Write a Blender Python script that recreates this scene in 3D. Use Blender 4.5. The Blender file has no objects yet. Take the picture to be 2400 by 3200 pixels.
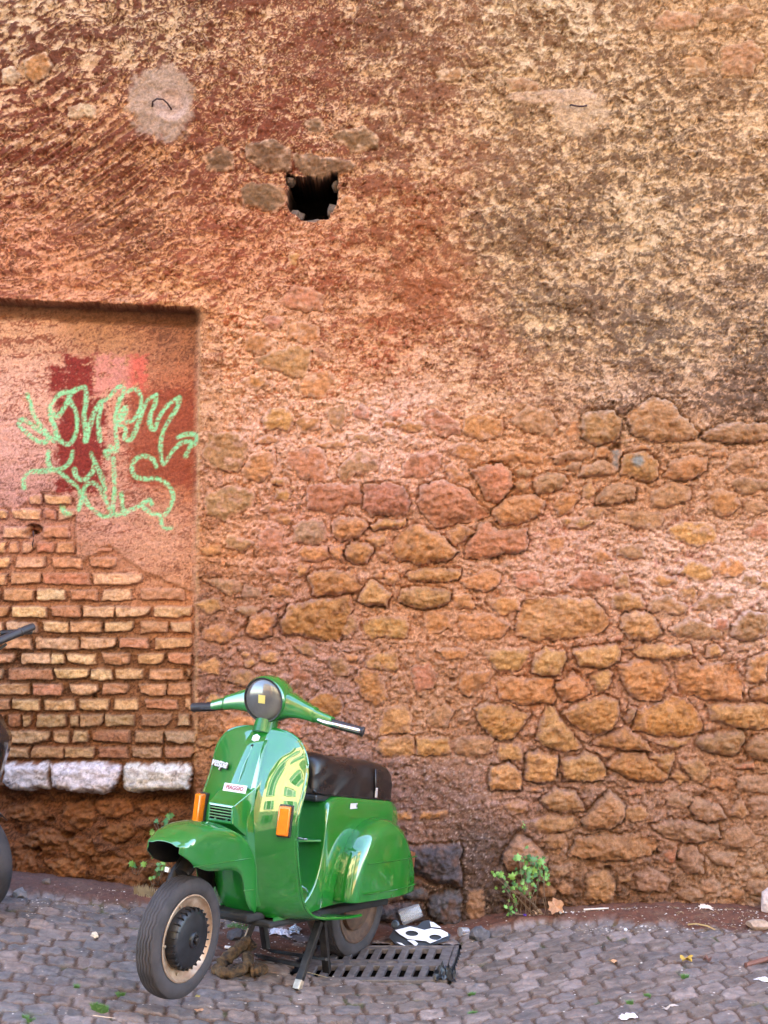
import bpy, math, random
import numpy as np
from math import sin, cos, pi, radians, sqrt, atan2
from mathutils import Vector, Matrix
random.seed(7)
SC = bpy.context.scene
COL = SC.collection

# ------------------------------------------------------------------ camera, light
cam = bpy.data.cameras.new('camera'); camo = bpy.data.objects.new('camera', cam); COL.objects.link(camo)
camo.location = (0, -6.6, 1.7); camo.rotation_euler = (radians(90), 0, 0)
cam.sensor_fit = 'VERTICAL'; cam.sensor_height = 36; cam.lens = 52; cam.clip_end = 500; cam.clip_start = .05
SC.camera = camo
SUN_EL, SUN_AZ = radians(36), radians(20)      # the sun stands behind the wall, a little to the right
W = bpy.data.worlds.new('World'); SC.world = W; W.use_nodes = True
nt = W.node_tree; nt.nodes.clear()
wo = nt.nodes.new('ShaderNodeOutputWorld'); bg = nt.nodes.new('ShaderNodeBackground'); sk = nt.nodes.new('ShaderNodeTexSky')
sk.sky_type = 'NISHITA'; sk.sun_disc = False; sk.sun_elevation = SUN_EL; sk.sun_rotation = SUN_AZ
sk.air_density = 1.0; sk.dust_density = 1.5
bg.inputs[1].default_value = .15
nt.links.new(sk.outputs[0], bg.inputs[0]); nt.links.new(bg.outputs[0], wo.inputs[0])
sun = bpy.data.lights.new('sun', 'SUN'); suno = bpy.data.objects.new('sun', sun); COL.objects.link(suno)
sun.energy = 3.0; sun.angle = radians(.5); sun.color = (1, .92, .80)
sd = Vector((sin(SUN_AZ) * cos(SUN_EL), cos(SUN_AZ) * cos(SUN_EL), sin(SUN_EL)))
suno.rotation_euler = (-sd).to_track_quat('-Z', 'Y').to_euler()
SC.view_settings.view_transform = 'Standard'; SC.view_settings.look = 'None'
SC.view_settings.exposure = 4.22; SC.view_settings.gamma = 1; SC.view_settings.use_curve_mapping = False
SC.cycles.max_bounces = 8; SC.cycles.diffuse_bounces = 5; SC.cycles.use_denoising = True

F = 4622.; MPP = 6.6 / F          # pixels of a 2400x3200 frame to metres on the wall plane
def wx(px): return (px - 1200) * MPP
def wz(py): return 1.7 - (py - 1600) * MPP
def gpt(px, py, z0=None):          # point of the ground seen at a pixel
    z = -.1
    for _ in range(6):
        d = min(F * (1.7 - z) / (py - 1600), 6.53); x = (px - 1200) / F * d; z = float(gz(x, d - 6.6) + bank(x, d - 6.6))
    return x, d - 6.6, z

def bank(x, y):                    # soil heaped against the wall foot
    h = np.interp(x, [-2.4, -1.5, -.8, -.3, .2, .5, 1.0, 1.6, 2.4], [.03, .045, .03, .02, .01, .035, .05, .04, .03]); t = np.clip((y + .3) / .3, 0, 1); return h * t * t * (3 - 2 * t)
def lin(c):
    c = np.asarray(c, float) / 255.
    return np.where(c <= .04045, c / 12.92, ((c + .055) / 1.055) ** 2.4)

# ------------------------------------------------------------------ noise
_r = np.random.RandomState(11)
_G = _r.rand(512, 512).astype(np.float32) * 2 * np.pi
_GX, _GY = np.cos(_G), np.sin(_G)
def perlin(x, y):
    xi = np.floor(x).astype(int); yi = np.floor(y).astype(int); fx = x - xi; fy = y - yi
    u = fx * fx * fx * (fx * (fx * 6 - 15) + 10); v = fy * fy * fy * (fy * (fy * 6 - 15) + 10)
    def g(a, b, dx, dy):
        a = a & 511; b = b & 511
        return _GX[a, b] * dx + _GY[a, b] * dy
    n00 = g(xi, yi, fx, fy); n10 = g(xi + 1, yi, fx - 1, fy); n01 = g(xi, yi + 1, fx, fy - 1); n11 = g(xi + 1, yi + 1, fx - 1, fy - 1)
    return ((n00 * (1 - u) + n10 * u) * (1 - v) + (n01 * (1 - u) + n11 * u) * v) * 1.5
def fbm(x, y, o=4, s=0, gain=.5):
    a = 1.; t = 0.; r = 0
    for i in range(o):
        r = r + a * perlin(x * 2 ** i + 17.3 * s + 5.1 * i, y * 2 ** i + 31.7 * s + 9.7 * i); t += a; a *= gain
    return r / t
def sst(a, b, x):
    t = np.clip((x - a) / (b - a), 0, 1); return t * t * (3 - 2 * t)

# ------------------------------------------------------------------ mesh helpers
def link(o, parent=None):
    COL.objects.link(o)
    if parent is not None: o.parent = parent
    return o
def rawmesh(name, V, Fq, mat, parent=None, col=None, smooth=True, loc=None):
    me = bpy.data.meshes.new(name); V = np.asarray(V, np.float32); Fq = np.asarray(Fq, np.int32)
    if loc is not None: V = V - np.asarray(loc, np.float32)
    k = Fq.shape[1]
    me.vertices.add(len(V)); me.vertices.foreach_set('co', V.ravel())
    me.loops.add(Fq.size); me.loops.foreach_set('vertex_index', Fq.ravel())
    me.polygons.add(len(Fq)); me.polygons.foreach_set('loop_start', np.arange(0, Fq.size, k, dtype=np.int32))
    me.polygons.foreach_set('loop_total', np.full(len(Fq), k, np.int32))
    if smooth: me.polygons.foreach_set('use_smooth', np.ones(len(Fq), bool))
    if col is not None:
        a = me.attributes.new('Col', 'FLOAT_COLOR', 'POINT')
        c = np.ones((len(V), 4), np.float32); c[:, :3] = col; a.data.foreach_set('color', c.ravel())
    me.materials.append(mat); me.update(); me.validate()
    o = bpy.data.objects.new(name, me)
    if loc is not None: o.location = loc
    return link(o, parent)
def tag(o, label=None, cat=None, group=None, kind=None):
    if label: o['label'] = label
    if cat: o['category'] = cat
    if group: o['group'] = group
    if kind: o['kind'] = kind
    return o
def empty(name, loc=(0, 0, 0), **k):
    o = bpy.data.objects.new(name, None); o.location = loc; o.empty_display_size = .05; link(o); return tag(o, **k)

class MB:
    def __init__(s): s.v = []; s.f = []
    def add(s, V, Fs):
        n = len(s.v); s.v += [tuple(map(float, p)) for p in V]; s.f += [tuple(i + n for i in f) for f in Fs]; return s
    def box(s, c, size, R=None, taper=1.):
        c = Vector(c); V = []
        for sz in (-1, 1):
            t = taper if sz > 0 else 1.
            for a, b in ((-1, -1), (1, -1), (1, 1), (-1, 1)):
                p = Vector((a * size[0] / 2 * t, b * size[1] / 2 * t, sz * size[2] / 2))
                if R is not None: p = R @ p
                V.append(c + p)
        return s.add(V, [(3, 2, 1, 0), (4, 5, 6, 7), (0, 1, 5, 4), (1, 2, 6, 5), (2, 3, 7, 6), (3, 0, 4, 7)])
    def tube(s, pts, rad, n=10, caps=True, flat=1.):
        pts = [Vector(p) for p in pts]
        if not hasattr(rad, '__len__'): rad = [rad] * len(pts)
        rings = []; up = Vector((.013, .021, 1)).normalized()
        for i, p in enumerate(pts):
            t = (pts[min(i + 1, len(pts) - 1)] - pts[max(i - 1, 0)]).normalized()
            a = t.cross(up)
            if a.length < .15: a = t.cross(Vector((1, .02, 0)))
            a.normalize(); b = a.cross(t)
            rings.append([p + (a * cos(2 * pi * k / n) + b * sin(2 * pi * k / n) * flat) * rad[i] for k in range(n)])
        V = [q for r in rings for q in r]; Fs = []
        for i in range(len(pts) - 1):
            for k in range(n):
                Fs.append((i * n + k, i * n + (k + 1) % n, (i + 1) * n + (k + 1) % n, (i + 1) * n + k))
        if caps: Fs += [tuple(range(n))[::-1], tuple(range((len(pts) - 1) * n, len(pts) * n))]
        return s.add(V, Fs)
    def grid(s, P, cu=False, cv=False):
        nu, nv = len(P), len(P[0]); V = [p for r in P for p in r]; Fs = []
        for i in range(nu if cu else nu - 1):
            for j in range(nv if cv else nv - 1):
                Fs.append((i * nv + j, ((i + 1) % nu) * nv + j, ((i + 1) % nu) * nv + (j + 1) % nv, i * nv + (j + 1) % nv))
        return s.add(V, Fs)
    def lathe(s, prof, c, ax, n=48, a0=0):      # prof: (offset along the axis, radius)
        ax = Vector(ax).normalized(); a = ax.cross(Vector((.01, .02, 1)))
        if a.length < .2: a = ax.cross(Vector((1, 0, 0)))
        a.normalize(); b = ax.cross(a); c = Vector(c)
        return s.grid([[c + ax * h + (a * cos(a0 + 2 * pi * k / n) + b * sin(a0 + 2 * pi * k / n)) * r for k in range(n)] for h, r in prof], cv=True)
    def build(s, name, mat, parent=None, smooth=True, xf=None, bevel=0, sub=0, solid=0, inner=None, loc=None, seg=2, offs=-1, ang=40):
        V = [xf(Vector(p)) for p in s.v] if xf else s.v
        if loc is not None: V = [Vector(p) - Vector(loc) for p in V]
        me = bpy.data.meshes.new(name); me.from_pydata([tuple(p) for p in V], [], s.f); me.materials.append(mat)
        if inner: me.materials.append(inner)
        me.update()
        if smooth:
            me.polygons.foreach_set('use_smooth', [True] * len(me.polygons))
        o = bpy.data.objects.new(name, me); link(o, parent)
        if loc is not None: o.location = loc
        if solid:
            m = o.modifiers.new('solid', 'SOLIDIFY'); m.thickness = solid; m.offset = offs; m.use_even_offset = False
            if inner: m.material_offset = 1
        if bevel:
            m = o.modifiers.new('bevel', 'BEVEL'); m.width = bevel; m.segments = seg; m.limit_method = 'ANGLE'; m.angle_limit = radians(35)
        if sub:
            m = o.modifiers.new('sub', 'SUBSURF'); m.levels = sub; m.render_levels = sub
        if smooth and not sub: me.set_sharp_from_angle(angle=radians(ang))
        return o

def crom(K, n):          # Catmull-Rom through the rows of K (any width), n samples per span
    K = np.asarray(K, float); out = []
    for i in range(len(K) - 1):
        p0 = K[max(i - 1, 0)]; p1 = K[i]; p2 = K[i + 1]; p3 = K[min(i + 2, len(K) - 1)]
        for j in range(n):
            t = j / n
            out.append(.5 * ((2 * p1) + (-p0 + p2) * t + (2 * p0 - 5 * p1 + 4 * p2 - p3) * t * t + (-p0 + 3 * p1 - 3 * p2 + p3) * t ** 3))
    out.append(K[-1]); return np.array(out)

# ------------------------------------------------------------------ materials
def mat(name, col=(.5, .5, .5), rough=.5, metal=0, coat=0, coatr=.03, ior=1.5, trans=0, alpha=1, noise=0, nscale=20, bump=0, bscale=60, bdist=.002, rvar=0, col2=None, spec=None, detail=5, coords='Object'):
    m = bpy.data.materials.new(name); m.use_nodes = True; t = m.node_tree; b = t.nodes['Principled BSDF']
    b.inputs['Base Color'].default_value = (*col, 1); b.inputs['Roughness'].default_value = rough; b.inputs['Metallic'].default_value = metal
    b.inputs['Coat Weight'].default_value = coat; b.inputs['Coat Roughness'].default_value = coatr; b.inputs['IOR'].default_value = ior
    b.inputs['Transmission Weight'].default_value = trans; b.inputs['Alpha'].default_value = alpha
    if spec is not None: b.inputs['Specular IOR Level'].default_value = spec
    tc = t.nodes.new('ShaderNodeTexCoord')
    if noise or col2:
        n = t.nodes.new('ShaderNodeTexNoise'); n.inputs['Scale'].default_value = nscale; n.inputs['Detail'].default_value = detail; n.inputs['Roughness'].default_value = .65
        t.links.new(tc.outputs[coords], n.inputs['Vector'])
        r = t.nodes.new('ShaderNodeValToRGB'); r.color_ramp.elements[0].position = .38; r.color_ramp.elements[1].position = .64
        c2 = col2 if col2 else tuple(min(1, c * (1 + noise)) for c in col); c1 = col if col2 else tuple(c * (1 - noise) for c in col)
        r.color_ramp.elements[0].color = (*c1, 1); r.color_ramp.elements[1].color = (*c2, 1)
        t.links.new(n.outputs[0], r.inputs[0]); t.links.new(r.outputs[0], b.inputs['Base Color'])
    if rvar:
        n = t.nodes.new('ShaderNodeTexNoise'); n.inputs['Scale'].default_value = 9; n.inputs['Detail'].default_value = 8
        t.links.new(tc.outputs[coords], n.inputs['Vector'])
        mr = t.nodes.new('ShaderNodeMapRange'); mr.inputs[1].default_value = .35; mr.inputs[2].default_value = .7; mr.inputs[3].default_value = max(0, rough - rvar); mr.inputs[4].default_value = rough + rvar
        t.links.new(n.outputs[0], mr.inputs[0]); t.links.new(mr.outputs[0], b.inputs['Roughness'])
    if bump:
        n = t.nodes.new('ShaderNodeTexNoise'); n.inputs['Scale'].default_value = bscale; n.inputs['Detail'].default_value = 6
        t.links.new(tc.outputs[coords], n.inputs['Vector'])
        bp = t.nodes.new('ShaderNodeBump'); bp.inputs['Strength'].default_value = bump; bp.inputs['Distance'].default_value = bdist
        t.links.new(n.outputs[0], bp.inputs['Height']); t.links.new(bp.outputs[0], b.inputs['Normal'])
    return m
def colmat(name, rough=.9, s1=90, amt=.35, bdist=.006, s2=420, amt2=.25, spec=.25):
    """base colour from the mesh's colour attribute, broken up by grain; relief by bump"""
    m = bpy.data.materials.new(name); m.use_nodes = True; t = m.node_tree; b = t.nodes['Principled BSDF']
    b.inputs['Roughness'].default_value = rough; b.inputs['Specular IOR Level'].default_value = spec
    at = t.nodes.new('ShaderNodeAttribute'); at.attribute_name = 'Col'
    geo = t.nodes.new('ShaderNodeNewGeometry')
    def N(scale, det):
        n = t.nodes.new('ShaderNodeTexNoise'); n.inputs['Scale'].default_value = scale; n.inputs['Detail'].default_value = det; n.inputs['Roughness'].default_value = .7
        t.links.new(geo.outputs['Position'], n.inputs['Vector']); return n
    n1 = N(s1, 6); n2 = N(s2, 3)
    def mr(src, a, lo, hi):
        q = t.nodes.new('ShaderNodeMapRange'); q.inputs[1].default_value = .3; q.inputs[2].default_value = .7; q.inputs[3].default_value = lo; q.inputs[4].default_value = hi
        t.links.new(src.outputs[0], q.inputs[0]); return q
    a = mr(n1, 0, 1 - amt, 1 + amt); c = mr(n2, 0, 1 - amt2, 1 + amt2)
    mu = t.nodes.new('ShaderNodeMath'); mu.operation = 'MULTIPLY'; t.links.new(a.outputs[0], mu.inputs[0]); t.links.new(c.outputs[0], mu.inputs[1])
    vm = t.nodes.new('ShaderNodeVectorMath'); vm.operation = 'SCALE'; t.links.new(at.outputs['Color'], vm.inputs[0]); t.links.new(mu.outputs[0], vm.inputs['Scale'])
    t.links.new(vm.outputs[0], b.inputs['Base Color'])
    ad = t.nodes.new('ShaderNodeMath'); ad.operation = 'MULTIPLY_ADD'; ad.inputs[1].default_value = .35
    t.links.new(n2.outputs[0], ad.inputs[0]); t.links.new(n1.outputs[0], ad.inputs[2])
    bp = t.nodes.new('ShaderNodeBump'); bp.inputs['Strength'].default_value = .8; bp.inputs['Distance'].default_value = bdist
    t.links.new(ad.outputs[0], bp.inputs['Height']); t.links.new(bp.outputs[0], b.inputs['Normal'])
    return m
MW = colmat('weathered_masonry', bdist=.013, s1=85, amt=.42); MBK = colmat('old_brick', s1=75, bdist=.010, amt=.38); MST = colmat('tufa_stone', s1=64, amt=.38, bdist=.013)
MGR = colmat('ground_soil_and_stone', rough=.85, s1=60, bdist=.004, spec=.3); MCB = colmat('basalt_cobble', rough=.55, s1=45, amt=.22, bdist=.004, amt2=.25, spec=.5)
MPA = colmat('spray_paint', rough=.7, s1=120, amt=.25)
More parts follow.
